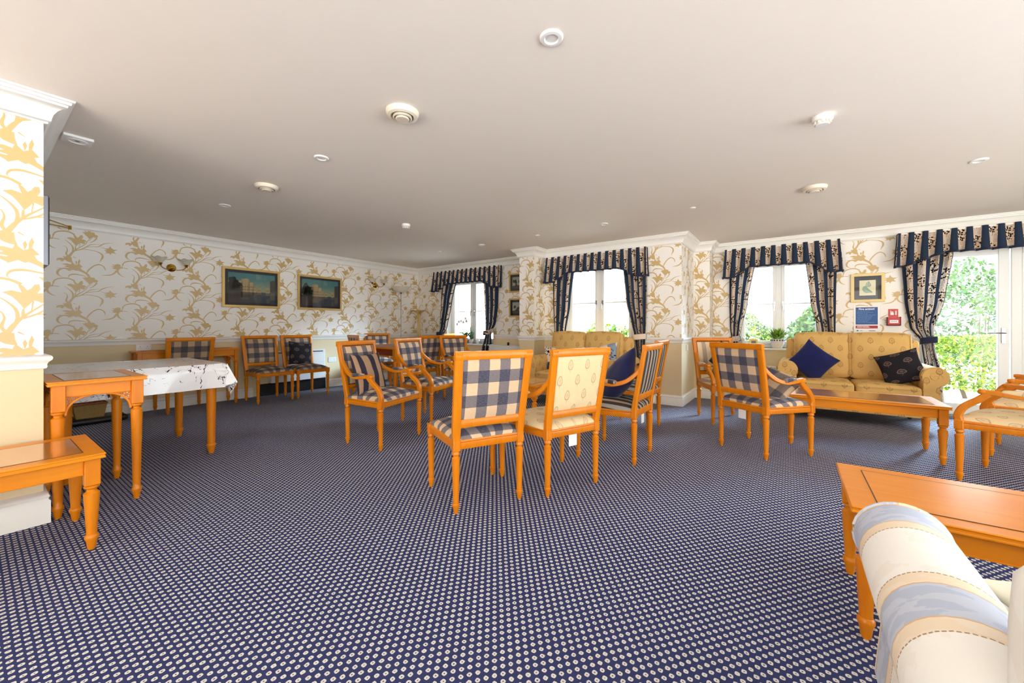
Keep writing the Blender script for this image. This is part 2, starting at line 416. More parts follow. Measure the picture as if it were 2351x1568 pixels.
MS=[[(-0.07,-0.214,0.0192),(-0.059,-0.19,0.0192),(-0.037,-0.153,0.0148),(-0.006,-0.115,0.0104),(0.025,-0.085,0.0074),(0.062,-0.046,0.0052),(0.078,-0.008,0.0044),(0.094,0.022,0.0037)],[(-0.018,-0.138,0.0074),(0.031,-0.112,0.0089),(0.068,-0.082,0.0074),(0.119,-0.069,0.0044),(0.164,-0.061,0.0067),(0.197,-0.031,0.0096),(0.237,-0.009,0.0059),(0.297,0.003,0.0015)],[(0.056,-0.088,0.0037),(0.094,-0.053,0.0074),(0.132,-0.039,0.0044),(0.187,-0.031,0.0015)],[(0.025,-0.117,0.0044),(0.075,-0.11,0.0059),(0.125,-0.116,0.0059),(0.164,-0.127,0.0081),(0.197,-0.154,0.0148),(0.2,-0.191,0.0163),(0.187,-0.22,0.0089),(0.179,-0.246,0.0022)],[(-0.064,-0.213,0.0104),(-0.043,-0.162,0.0133),(-0.038,-0.117,0.0133),(-0.049,-0.081,0.0104),(-0.076,-0.047,0.0059),(-0.105,-0.021,0.0022)],[(-0.076,-0.214,0.0104),(-0.091,-0.183,0.0133),(-0.082,-0.138,0.0074),(-0.093,-0.103,0.0044),(-0.114,-0.097,0.0022)],[(-0.07,-0.353,0.0074),(-0.108,-0.354,0.0118),(-0.143,-0.373,0.0163),(-0.158,-0.408,0.0178),(-0.146,-0.439,0.0096),(-0.12,-0.453,0.0022)],[(0.0,-0.352,0.0266),(0.043,-0.378,0.0207),(0.075,-0.405,0.0192),(0.094,-0.442,0.0192),(0.101,-0.47,0.0222)],[(0.062,-0.429,0.0067),(0.025,-0.42,0.0081),(-0.024,-0.414,0.0118),(-0.061,-0.425,0.0104),(-0.073,-0.448,0.0059),(-0.067,-0.461,0.0015)],[(0.071,-0.387,0.0074),(0.087,-0.35,0.0118),(0.125,-0.302,0.0104),(0.164,-0.277,0.0111),(0.197,-0.286,0.0089),(0.217,-0.309,0.0104),(0.225,-0.345,0.003)],[(-0.018,-0.086,0.0059),(-0.02,-0.116,0.0104),(-0.018,-0.138,0.0044)],[(0.016,-0.04,0.0059),(0.012,-0.077,0.0044),(0.009,-0.103,0.003)],[(0.154,0.041,0.0133),(0.129,0.001,0.0081),(0.094,-0.029,0.0037)],[(0.106,0.025,0.0052),(0.09,-0.005,0.0037)],[(0.181,-0.057,0.0015),(0.23,-0.082,0.0067)],[(-0.037,-0.212,0.0067),(-0.013,-0.227,0.0022)],[(-0.17,-0.353,0.0015),(-0.132,-0.355,0.0044),(-0.079,-0.362,0.0074)],[(0.056,-0.005,0.0074),(0.068,-0.022,0.0074),(0.067,-0.034,0.0022)],[(-0.026,0.047,0.0138),(-0.067,0.07,0.012),(-0.117,0.073,0.012),(-0.167,0.053,0.0103),(-0.192,0.016,0.0086)],[(-0.242,-0.063,0.0206),(-0.264,-0.099,0.0138),(-0.298,-0.122,0.0112),(-0.338,-0.129,0.0069),(-0.371,-0.137,0.0026)],[(-0.235,-0.067,0.0172),(-0.223,-0.099,0.0138),(-0.195,-0.125,0.0069),(-0.167,-0.135,0.0017)],[(-0.185,-0.022,0.0052),(-0.153,-0.026,0.0069),(-0.139,-0.031,0.0017)]]
# ------------------------------------------------------------------ wallpaper print (flower polygons and tapering stems, metres from the big lily)
def crom(P,k=4):
    out=[]; n=len(P)
    for i in range(n-1):
        a,b,c,d=P[max(i-1,0)],P[i],P[i+1],P[min(i+2,n-1)]
        for j in range(k):
            t=j/k
            out.append(tuple(.5*((2*b[q])+(-a[q]+c[q])*t+(2*a[q]-5*b[q]+4*c[q]-d[q])*t*t+(-a[q]+3*b[q]-3*c[q]+d[q])*t**3) for q in range(len(b))))
    out.append(P[-1]); return out
def motif_polys():
    L=[]
    for p in MP:
        cx=sum(q[0] for q in p)/len(p); cy=sum(q[1] for q in p)/len(p)
        for i in range(len(p)): L.append([(cx,cy),p[i],p[(i+1)%len(p)]])
    for s in MS:
        c=crom(s); e=[]
        for i,(x,y,w) in enumerate(c):
            a=c[max(i-1,0)]; b=c[min(i+1,len(c)-1)]; dx,dy=b[0]-a[0],b[1]-a[1]; l=math.hypot(dx,dy) or 1
            h=max(w,.002)*.55; e.append(((x-dy/l*h,y+dx/l*h),(x+dy/l*h,y-dx/l*h)))
        for i in range(len(e)-1): L.append([e[i][0],e[i][1],e[i+1][1],e[i+1][0]])
    return L
MOT=motif_polys(); PU=1.13; PV=.54
def clip(poly,x0,x1,y0,y1):
    for ax,lim,sg in ((0,x0,1),(0,x1,-1),(1,y0,1),(1,y1,-1)):
        out=[]; n=len(poly)
        for i in range(n):
            a=poly[i]; b=poly[(i+1)%n]; ia=(a[ax]-lim)*sg>=0; ib=(b[ax]-lim)*sg>=0
            if ia: out.append(a)
            if ia!=ib:
                t=(lim-a[ax])/(b[ax]-a[ax]); out.append((a[0]+(b[0]-a[0])*t,a[1]+(b[1]-a[1])*t))
        poly=out
        if len(poly)<3: return None
    return poly
H=2.37; DADO=.905
def wall(name,plane,c,a0,a1,th,holes=(),u0=0.0,z0=2.116,back=1,z1=None):
    """plane 'X': face at X=c looking +X; plane 'Y': face at Y=c looking -Y. Paper above the dado, straw lining below."""
    mb=MB(); cuts=sorted(set([a0,a1]+[h[0] for h in holes]+[h[1] for h in holes])); rects=[]
    for i in range(len(cuts)-1):
        s0,s1=cuts[i],cuts[i+1]; mid=(s0+s1)/2; hz=[(h[2],h[3]) for h in holes if h[0]<mid<h[1]]
        segs=[(0,H)]
        if hz: segs=[(0,hz[0][0]),(hz[0][1],H)]
        for q0,q1 in segs:
            if q1-q0<.01: continue
            for b0,b1,mi in ((q0,min(q1,DADO),1),(max(q0,DADO),q1,0)):
                if b1-b0<.005: continue
                mb.mi=mi
                if plane=='X': mb.box(c-th,c,s0,s1,b0,b1)
                else: mb.box(s0,s1,c,c+th,b0,b1)
                if mi==0: rects.append((s0,s1,b0,b1))
    mb.mi=2; k0=int((a0-u0)/(PU/2))-2; k1=int((a1-u0)/(PU/2))+2; e=.0012
    for k in range(k0,k1+1):
        for j in range(-4,5):
            e0=.0008
            ou=u0+k*PU/2; oz=z0-(k%2)*PV/2+j*PV
            if oz<.3 or oz>3.1 or ou<a0-.6 or ou>a1+.6: continue
            for pi_,p in enumerate(MOT):
                e=e0+pi_*2.5e-6
                q=[(x+ou,y+oz) for x,y in p]
                mx0=min(t[0] for t in q); mx1=max(t[0] for t in q)
                if mx1<a0 or mx0>a1: continue
                for r in rects:
                    if mx1<r[0] or mx0>r[1]: continue
                    g=clip(q,*r)
                    if g:
                        if plane=='X': mb.add([(c+e,t[0],t[1]) for t in g],[tuple(range(len(g)))])
                        else: mb.add([(t[0],c-e,t[1]) for t in g],[tuple(range(len(g)))])
    return struct(mb.build(name,[m_paper,m_lower,m_motif]))
def mould(mb,path,prof):
    """mitred moulding; room side is to the right of the path; prof = (out, z) closed loop"""
    n=len(path); P=[Vector((a,b)) for a,b in path]; ring=[]
    for i in range(n):
        def nr(a,b): d=(b-a).normalized(); return Vector((d.y,-d.x))
        if i==0: m=nr(P[0],P[1])
        elif i==n-1: m=nr(P[-2],P[-1])
        else:
            n1=nr(P[i-1],P[i]); n2=nr(P[i],P[i+1]); m=(n1+n2); m=m/max(m.dot(n1),.2)
        ring.append([(P[i].x+m.x*o,P[i].y+m.y*o,z) for o,z in prof])
    k=len(prof); vs=[p for r in ring for p in r]; fs=[]
    for i in range(n-1):
        for j in range(k): fs.append((i*k+j,i*k+(j+1)%k,(i+1)*k+(j+1)%k,(i+1)*k+j))
    fs+=[tuple(range(k)),tuple(reversed(range((n-1)*k,n*k)))]
    mb.add(vs,fs); return mb
CORN=[(0,2.232),(.014,2.232),(.018,2.244),(.026,2.248),(.028,2.262),(.034,2.285),(.048,2.308),(.070,2.325),(.082,2.330),(.084,2.340),(.094,2.344),(.097,2.356),(.108,2.360),(.110,2.369),(0,2.369)]
RAIL=[(0,.862),(.010,.864),(.014,.874),(.012,.886),(.018,.900),(.030,.912),(.033,.924),(.028,.934),(.012,.940),(0,.942)]
SKIRT=[(0,0),(.020,0),(.020,.098),(.014,.106),(.014,.112),(.018,.118),(.012,.134),(0,.142)]

# ------------------------------------------------------------------ the room
XL=-6.80; YB1=5.92; YB2=5.70; YB3=6.85
fl=MB(); fl.box(XL-.3,4.5,-3.3,7.15,-.1,0); struct(fl.build('floor',m_carpet))
ce=MB(); ce.box(XL-.3,4.5,-3.3,7.3,H,H+.12); struct(ce.build('ceiling',m_ceil))
wall('wall_left','X',XL,.25,YB1,.3,u0=.773,z0=2.12)
W1=(-5.90,-4.66,.75,2.06); W2=(-3.02,-1.88,.84,2.10); W3=(-.66,.40,.78,2.08); D1=(1.29,3.0,0,2.08)
wall('wall_back_left','Y',YB1,XL-.3,-3.60,.30,[W1],u0=-6.8-5.92+.773,z0=2.12)
cm=wall('wall_column','Y',5.37,-3.67,-3.38,.60,u0=-3.445,z0=2.117)
wall('wall_column_side','X',-3.3795,5.371,5.72,.05,u0=5.60,z0=1.85)
wall('wall_back_middle','Y',YB2,-3.40,-1.2045,.30,[W2],u0=-1.515-PU/2*4,z0=1.789+.54)
wall('wall_return','X',-1.204,YB2+.001,YB3,.3,u0=6.15,z0=2.2)
wall('wall_pilaster','Y',6.55,-1.21,-.9845,.5,u0=-1.10,z0=2.2)
wall('wall_pilaster_side','X',-.984,6.551,YB3,.19,u0=6.9,z0=1.9)
wall('wall_back_right','Y',YB3,-.99,4.5,.32,[W3,D1],u0=.78,z0=1.79)
wall('wall_pier','X',-3.40,-3.0,.257,3.7,u0=.205,z0=1.82)
# unseen rear and side walls; unglazed openings added and sized to let daylight in
rw=MB(); 
for a,b in ((-3.5,-3.1),(-.6,-.3),(2.3,2.6)): rw.box(a,b,-3.3,-3.0,0,H)
rw.box(-3.5,4.5,-3.3,-3.0,2.25,H); rw.box(-3.5,4.5,-3.3,-3.0,0,.08); struct(rw.build('wall_rear',m_lower))
rw=MB()
for a,b in ((4.4,7.15),(.8,1.2),(-3.0,-2.4)): rw.box(4.2,4.5,a,b,0,H)
rw.box(4.2,4.5,-3,7.1,2.25,H); rw.box(4.2,4.5,-3,7.1,0,.08); struct(rw.build('wall_right',m_lower))
PB=[(-3.40,-3.0),(-3.40,.257),(XL,.257)]
path=PB+[(XL,YB1),(-3.67,YB1),(-3.67,5.37),(-3.378,5.37),(-3.378,YB2),(-1.204,YB2),(-1.204,6.55),(-.984,6.55),(-.984,YB3),(4.2,YB3)]
struct(mould(MB(),path,CORN).build('trim_1',m_white,sharp=50))
mb=MB(); mould(mb,PB+[(XL,YB1),(W1[0]-.06,YB1)],RAIL); mould(mb,[(W1[1]+.06,YB1),(-3.67,YB1),(-3.67,5.37),(-3.378,5.37),(-3.378,YB2),(W2[0]-.06,YB2)],RAIL)
mould(mb,[(W2[1]+.06,YB2),(-1.204,YB2),(-1.204,6.55),(-.984,6.55),(-.984,YB3),(W3[0]-.06,YB3)],RAIL); mould(mb,[(W3[1]+.06,YB3),(D1[0]-.08,YB3)],RAIL)
struct(mb.build('trim_2',m_white,sharp=50))
mb=MB(); mould(mb,[(XL,.26),(XL,2.60)],SKIRT); mould(mb,[(XL,3.76),(XL,YB1),(-4.95,YB1)],SKIRT); struct(mb.build('baseboard_left',m_white,sharp=50))
mb=MB(); mould(mb,[(-3.9,YB1),(-3.67,YB1),(-3.67,5.37),(-3.378,5.37),(-3.378,YB2),(-1.204,YB2),(-1.204,6.55),(-.984,6.55),(-.984,YB3),(D1[0]-.08,YB3)],SKIRT); struct(mb.build('baseboard_back',m_white,sharp=50))
struct(mould(MB(),PB,[(o*1.25,z*1.25) for o,z in SKIRT]).build('baseboard_pier',m_white,sharp=50))

def window(n,W,yw,split=True):
    x0,x1,z0,z1=W; yf=yw+.14; fr=MB(); t=.055
    fr.box(x0+t,x1-t,yf,yf+.07,z1-t,z1,.002); fr.box(x0+t,x1-t,yf,yf+.07,z0,z0+t,.002)
    fr.box(x0,x0+t,yf,yf+.07,z0,z1,.004); fr.box(x1-t,x1,yf,yf+.07,z0,z1,.004)
    xm=(x0+x1)/2; fr.box(xm-.035,xm+.035,yf-.005,yf+.07,z0+t,z1-t,.004)
    w=struct(fr.build('window_%d'%n,m_upvc))
    for a,b,sg in ((x0+t,xm-.03,1),(xm+.03,x1-t,-1)):
        s=MB(); q=.045
        s.box(a+q,b-q,yf-.012,yf+.045,z1-t-q,z1-t,.002); s.box(a+q,b-q,yf-.012,yf+.045,z0+t,z0+t+q,.002)
        s.box(a,a+q,yf-.012,yf+.045,z0+t,z1-t,.004); s.box(b-q,b,yf-.012,yf+.045,z0+t,z1-t,.004)
        s.box(a+q,b-q,yf+.012,yf+.03,(z0+z1)/2-.009,(z0+z1)/2+.009)
        so=s.build('window_sash',m_upvc,w)
        g=MB(); g.box(a+q,b-q,yf+.016,yf+.022,z0+t+q,z1-t-q); g.build('window_pane',m_glass,so)
        h=MB(); hx=b-.022 if sg>0 else a+.022; zc=(z0+z1)/2
        h.box(hx-.012,hx+.012,yf-.02,yf-.012,zc-.035,zc+.035,.002); h.sweep([(hx,yf-.02,zc),(hx,yf-.045,zc),(hx,yf-.045,zc-.02),(hx,yf-.04,zc-.10)],.007,seg=8)
        h.build('window_handle',m_chrome,so)
    si=MB(); si.box(x0-.05,x1+.05,yw-.045,yf+.02,z0-.03,z0,.006); si.build('window_sill',m_white,w)
    return w
window(1,W1,YB1); window(2,W2,YB2); window(3,W3,YB3)
# garden door
x0,x1,z0,z1=D1; fr=MB(); yf=YB3+.12
fr.box(x0+.06,x1-.06,yf,yf+.08,z1-.06,z1,.002); fr.box(x0,x0+.06,yf,yf+.08,0,z1,.004); fr.box(x1-.06,x1,yf,yf+.08,0,z1,.004)
dr=struct(fr.build('door_1',m_upvc))
def leaf(a,b,hs,glaz=True):
    s=MB(); q=.085
    s.box(a+q,b-q,yf,yf+.06,z1-.06-q,z1-.06,.002); s.box(a+q,b-q,yf,yf+.06,.03,.03+q*1.6,.002)
    s.box(a,a+q,yf,yf+.06,.03,z1-.06,.006); s.box(b-q,b,yf,yf+.06,.03,z1-.06,.006)
    L=s.build('door_leaf',m_upvc,dr); g=MB()
    if glaz: g.box(a+q,b-q,yf+.025,yf+.033,.03+q*1.6,z1-.06-q); g.build('door_pane',m_glass,L)
    else: 
        for k in range(5): g.box(a+q+k*(b-a-2*q)/5,a+q+(k+1)*(b-a-2*q)/5-.004,yf+.015,yf+.035,.03+q*1.6,z1-.06-q,.004)
        g.build('door_panel',m_upvc,L)
    if hs:
        h=MB(); hx=b-.045; h.box(hx-.018,hx+.018,yf-.012,yf,.90,1.08,.003)
        h.sweep([(hx,yf-.012,1.02),(hx,yf-.05,1.02),(hx-.03,yf-.052,1.02),(hx-.14,yf-.05,1.02)],.009,seg=8); h.lathe([(.008,0),(.008,.012)],seg=12) if 0 else None
        h.build('door_handle',m_chrome,L)
leaf(x0+.062,2.062,True); leaf(2.074,2.938,False,False)
th=MB(); th.box(x0,x1,YB3-.02,YB3+.36,0,.028,.004); th.build('door_threshold',m_grey,dr)

# ------------------------------------------------------------------ outside
g=MB(); g.box(-16,16,7.16,26,-.2,-.06); struct(g.build('ground',m_paving))
def foliage(name,label,cat,c,size,n,mats,leafr=.035,shape='box',group=None,seed=1,stem=True):
    rnd=random.Random(seed); t=thing(name,label,cat,(c[0],c[1],0),0,group); mb=MB(); w,d,h0,h1=size
    for _ in range(n):
        if shape=='box':
            u,v,q=rnd.uniform(-1,1),rnd.uniform(-1,1),rnd.random()
            k=rnd.random()
            if k<.45: v=-1+rnd.random()*.25
            elif k<.75: q=1-rnd.random()*.15
            x,y,z=u*w/2,v*d/2,h0+q*(h1-h0)
            f=1-.10*(abs(u)**4)*q; z*=f; b=mnoise.noise(Vector((x*2.2,z*2.2,seed)))*.09; y+=b; z+=b*.6
        else:
            while 1:
                u,v,q=rnd.uniform(-1,1),rnd.uniform(-1,1),rnd.uniform(-1,1); r=u*u+v*v+q*q
                if .35<r<1: break
            x,y,z=u*w/2,v*d/2,h0+(q*.5+.5)*(h1-h0); b=1+.35*mnoise.noise(Vector((x*1.7,y*1.7,z*1.7+seed))); x*=b;y*=b; z=h0+(z-h0)*b
        s=leafr*rnd.uniform(.6,1.3); e=Euler((rnd.uniform(-1.2,1.2),rnd.uniform(-1.2,1.2),rnd.uniform(0,6.28))).to_matrix()
        mb.mi=rnd.randrange(len(mats))
        pts=[e@Vector(p) for p in ((-s,0,0),(0,-s*.45,.1*s),(s,0,0),(0,s*.45,.1*s))]
        mb.add([(p.x+x,p.y+y,max(p.z+z,-.04)) for p in pts],[(0,1,2,3)])
    mb.build('foliage',mats,t)
    if stem:
        s=MB()
        for k in range(7):
            a=rnd.uniform(-.35,.35)*w; b=rnd.uniform(-.3,.3)*d
            s.sweep([(a*.4,b*.4,-.06),(a*.7,b*.7,h0*.6+.05),(a,b,h0+(h1-h0)*.5)],[.02,.016,.008],seg=6)
        s.build('stem',m_soil,t)
    return t
foliage('clipped_hedge','clipped yellow-green hedge outside the glazed door','hedge',(2.35,9.3),(2.0,1.0,.12,.95),9000,[m_leafy,m_leaf,m_leafy],.032,seed=2)
foliage('garden_shrub','tall loose blue-green shrub behind the clipped hedge','shrub',(2.9,11.2),(3.4,1.6,.3,2.3),9000,[m_leafd,m_leaf],.05,'ball',seed=3)
foliage('bamboo_bush','feathery green bush outside the window right of the mullion, by the potted plant','shrub',(.50,8.6),(1.0,.8,.1,1.42),5000,[m_leafd,m_leaf],.05,'ball',seed=4)
foliage('garden_bush','pale green bush outside the window, behind the yellow photo frame','shrub',(-.55,9.0),(1.3,.8,.05,1.32),5000,[m_leafd,m_leaf,m_leafy],.04,'ball',seed=5)
foliage('sapling','bright-leaved low plant outside the middle window above the sofa back','shrub',(-3.0,7.9),(2.2,.7,.25,1.15),2600,[m_leafy,m_leaf],.055,'ball',seed=6)
foliage('overhanging_branch','sparse leafy branch high outside the right-hand window','tree',(1.1,10.6),(1.9,1.0,2.1,3.4),1500,[m_leafd,m_leafy],.055,'ball',seed=8)
b=MB(); b.box(-7.5,-3.9,11.5,12.0,-.06,5.0); b.box(-3.95,-3.85,11.35,11.5,-.06,5,.01)
tg=b.build('neighbouring_house',m_render); tag(tg,'white rendered house wall seen through the left and middle windows','building')
b=MB(); b.box(1.35,1.95,12.2,12.5,-.06,1.35); tag(b.build('brick_garden_wall',m_brick),'short orange brick garden wall left of the tall shrub','wall')
# ------------------------------------------------------------------ chairs
LEG=[(.010,0),(.014,.012),(.0175,.036),(.0215,.046),(.0215,.056),(.0165,.062),(.0175,.075),(.0175,.085),(.0245,.318),(.0245,.326),(.0165,.334),(.0165,.340),(.0235,.348),(.0235,.356),(.019,.366)]
def cleg(sx,y): 
    m=MB(); m.lathe(LEG,sx,y,20,flute=(.09,.32),nf=10,fd=.06); return m
def pad_grid(mb,hw0,hw1,y0,y1,z,h,crown,n=14,skirt=.012):
    """domed seat pad: half widths back/front"""
    def P(s,t):
        u=2*s-1; v=2*t-1; hw=hw0+(hw1-hw0)*t
        uu=math.sin(PI/2*u); vv=math.sin(PI/2*v)
        e=(max(0,1-abs(uu)**5)*max(0,1-abs(vv)**5))**.4
        return (uu*hw*(1+.012*e),(y0+y1)/2+vv*(y1-y0)/2,z+h*e+crown*(1-uu*uu)*(1-vv*vv))
    def UVf(s,t):
        x,y,zz=P(s,t); dz=h+crown-(zz-z); 
        return (x+(dz if x>0 else -dz)*.5,y+(dz if t>.5 else -dz)*.5)
    mb.grid(P,n,n,UVf)
def make_chair(name,label,arms,fab,label_g=None,tagged=False,wd=None,tt=.955):
    wd=wd or m_wood; t=thing(name,label,'chair'); fw=.283 if arms else .232; bw=.212; fy=.225; by=-.225
    s=MB(); pad_grid(s,bw+.012,fw+.010,by-.012,fy+.022,.430,.040,.036)
    s.build('seat',fab,t,sharp=70)
    # seat rails with a bead
    r=MB()
    for (a,b) in (((-bw,by),(-fw,fy)),((bw,by),(fw,fy))): 
        r.sweep([(a[0],a[1],.402),(b[0],b[1],.402)],.015,.028,rect=True); r.sweep([(a[0]*1.03,a[1],.418),(b[0]*1.03,b[1],.418)],.014,.005,seg=6)
    for y,w in ((by,bw),(fy,fw)):
        r.sweep([(-w,y,.402),(w,y,.402)],.015,.028,rect=True); yy=y+(.006 if y>0 else -.006); r.sweep([(-w,yy,.418),(w,yy,.418)],.014,.005,seg=6)
    r.build('seat_frame',wd,t)
    rk=lambda z: by-.095*((max(z,.43)-.43)/.525)**1.1
    for sx in (-1,1):
        l=cleg(sx*fw,fy); l.box(sx*fw-.0235,sx*fw+.0235,fy-.0235,fy+.0235,.366,.434,.003); l.build('leg',wd,t)
        l=cleg(sx*bw,by); l.box(sx*bw-.022,sx*bw+.022,by-.022,by+.022,.366,.434,.003)
        l.build('leg',wd,t)
    f=MB(); ow=bw+.012
    for sx in (-1,1):
        zs=[.43,.50,.60,.72,.84,tt-.006]; f.sweep([(sx*(bw+.014*(z-.43)/.52),rk(z),z) for z in zs],[.022,.0245,.0245,.0245,.0245,.0245],[.021,.019,.018,.017,.016,.016],rect=True,up=(0,1,0))
    f.sweep([(-ow-.026,rk(tt-.024),tt-.024),(ow+.026,rk(tt-.024),tt-.024)],.0165,.0245,rect=True)
    f.sweep([(-ow,rk(.527),.527),(ow,rk(.527),.527)],.015,.024,rect=True)
    # moulded inner lip
    f.sweep([(-ow,rk(tt-.05)+.012,tt-.05),(ow,rk(tt-.05)+.012,tt-.05)],.004,.004,seg=6)
    f.build('back_frame',wd,t)
    p=MB(); z0,z1=.548,tt-.044; pw=bw-.006
    for sg,cr in ((1,.022),(-1,.006)):
        def P(u,v,sg=sg,cr=cr):
            a=2*u-1; b=2*v-1; z=z0+(z1-z0)*v; e=(max(0,1-abs(a)**6)*max(0,1-abs(b)**6))**.5
            return (a*pw*sg,rk(z)+sg*(.004+.008*e+cr*e*(1-a*a*.6)*(1-b*b*.6)),z)
        p.grid(P,12,12,lambda u,v,sg=sg:(((2*u-1)*pw*sg)+.02,(z0+(z1-z0)*v)))
    for a,b in (((-pw,z0),(pw,z0)),((-pw,z1),(pw,z1)),((-pw,z0),(-pw,z1)),((pw,z0),(pw,z1))):
        pass
    bp=p.build('backrest',fab,t,sharp=70)
    q=MB(); 
    loop=[(-pw,z0),(pw,z0),(pw,z1),(-pw,z1)]
    for i in range(4):
        a,b=loop[i],loop[(i+1)%4]; q.sweep([(a[0],rk(a[1])+.014,a[1]),(b[0],rk(b[1])+.014,b[1])],.0045,seg=6)
    q.build('piping',m_line if fab not in (m_cream,m_gold) else m_cream,bp)
    if arms:
        for sx in (-1,1):
            a=MB(); k=lambda *P:[(sx*x,y,z) for x,y,z in P]
            pts=crom([(.222,rk(.77)+.004,.765),(.232,-.235,.715),(.252,-.165,.660),(.272,-.07,.633),(.280,.03,.640),(.280,.115,.650)],4)
            a.sweep(k(*pts),.0195,.0155,rect=True)
            a.sweep([(sx*x,y,z+.0145) for x,y,z in pts[2:-2]],.010,.004,seg=6)
            a.rbox(sx*.280,.118,.648,.024,.022,.018,.014,4)
            a.sweep(k(*crom([(fw,fy,.43),(fw+.002,fy+.006,.468),(fw,fy-.022,.53),(.281,.135,.590),(.280,.088,.640)],4)),.0185,.021,rect=True,up=(0,1,0))
            ao=a.build('armrest',wd,t)
            pd=MB(); pd.rbox(sx*.277,-.035,.652,.020,.070,.016,.014,6,(0,0,.006)); pd.build('arm_pad',fab,ao,sharp=70)
    if tagged:
        g=MB(); g.box(-.035,.035,by-.004,by-.002,.295,.372); g.build('care_label',m_plastic,t)['label']='white hanging care label'
    return t
def place(t,x,y,deg): t.location=(x,y,0); t.rotation_euler=(0,0,R(deg-90))
GRP='checked armchairs'
# armless pair prototypes
A=make_chair('side_chair','navy and cream gingham chair without arms seen from behind, nearest chair to the middle',0,m_check); place(A,-1.70,1.965,153)
AC=make_chair('armchair','x',True,m_check,tagged=True)
place(AC,-.212,4.126,57); AC['label']='gingham open armchair seen from behind, beside the long coffee table and gold sofa'
D=dup(AC,(-3.218,2.35,0),R(13.5-90),'gingham open armchair facing right that holds the striped navy and beige cushion')
for ch in kids(D):
    if ch.name.startswith('care'): bpy.data.objects.remove(ch)
F=dup(D,(-3.50,3.22,0),R(12-90),'gingham open armchair directly behind and right of the one with the striped cushion')
F3=dup(D,(-4.03,4.42,0),R(-12-90),'gingham open armchair in front of the left window, below the white orchid')
B=make_chair('armchair','cream sprig-patterned open armchair seen from behind, middle of the front trio',True,m_cream,tagged=True); place(B,-1.40,2.462,158)
Cc=make_chair('armchair','charcoal and beige striped open armchair seen from behind, holding a plain navy cushion',True,m_stripe,tagged=True); place(Cc,-1.225,3.28,180)
Pp=dup(Cc,(-1.40,4.24,0),R(181-90),'striped open armchair mostly hidden behind the one holding the navy cushion')
Q=make_chair('armchair','pale striped open armchair left of the gold sofa with a black satin cushion on it',True,m_stripel); place(Q,-.606,5.21,-53)
R1=dup(B,(1.318,4.27,0),R(153-90),'cream sprig-patterned open armchair cut by the right edge, nearer of the two by the door')
R2=dup(B,(1.70,5.24,0),R(160-90),'cream sprig-patterned open armchair farther back at the right edge, only its arm showing')
for r in (R1,R2):
    for ch in kids(r):
        if ch.name.startswith('care'): bpy.data.objects.remove(ch)
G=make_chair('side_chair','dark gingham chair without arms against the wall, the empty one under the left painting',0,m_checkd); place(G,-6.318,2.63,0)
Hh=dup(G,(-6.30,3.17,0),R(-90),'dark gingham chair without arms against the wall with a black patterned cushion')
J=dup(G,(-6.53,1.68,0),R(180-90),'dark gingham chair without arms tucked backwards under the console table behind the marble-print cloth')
I=dup(A,(-6.42,4.62,0),R(-28-90),'gingham chair without arms in the far left corner beyond the dining table')
K=dup(A,(-5.75,4.0,0),R(75-90),'wooden-backed chair at the far left side of the dining table, partly behind the cushioned armchair')
Mm=dup(A,(-4.86,4.22,0),R(182-90),'wooden-backed chair pushed in at the right side of the dining table')
N=dup(A,(-5.62,5.28,0),R(200-90),'farthest wooden-backed chair, in front of the left window curtain')

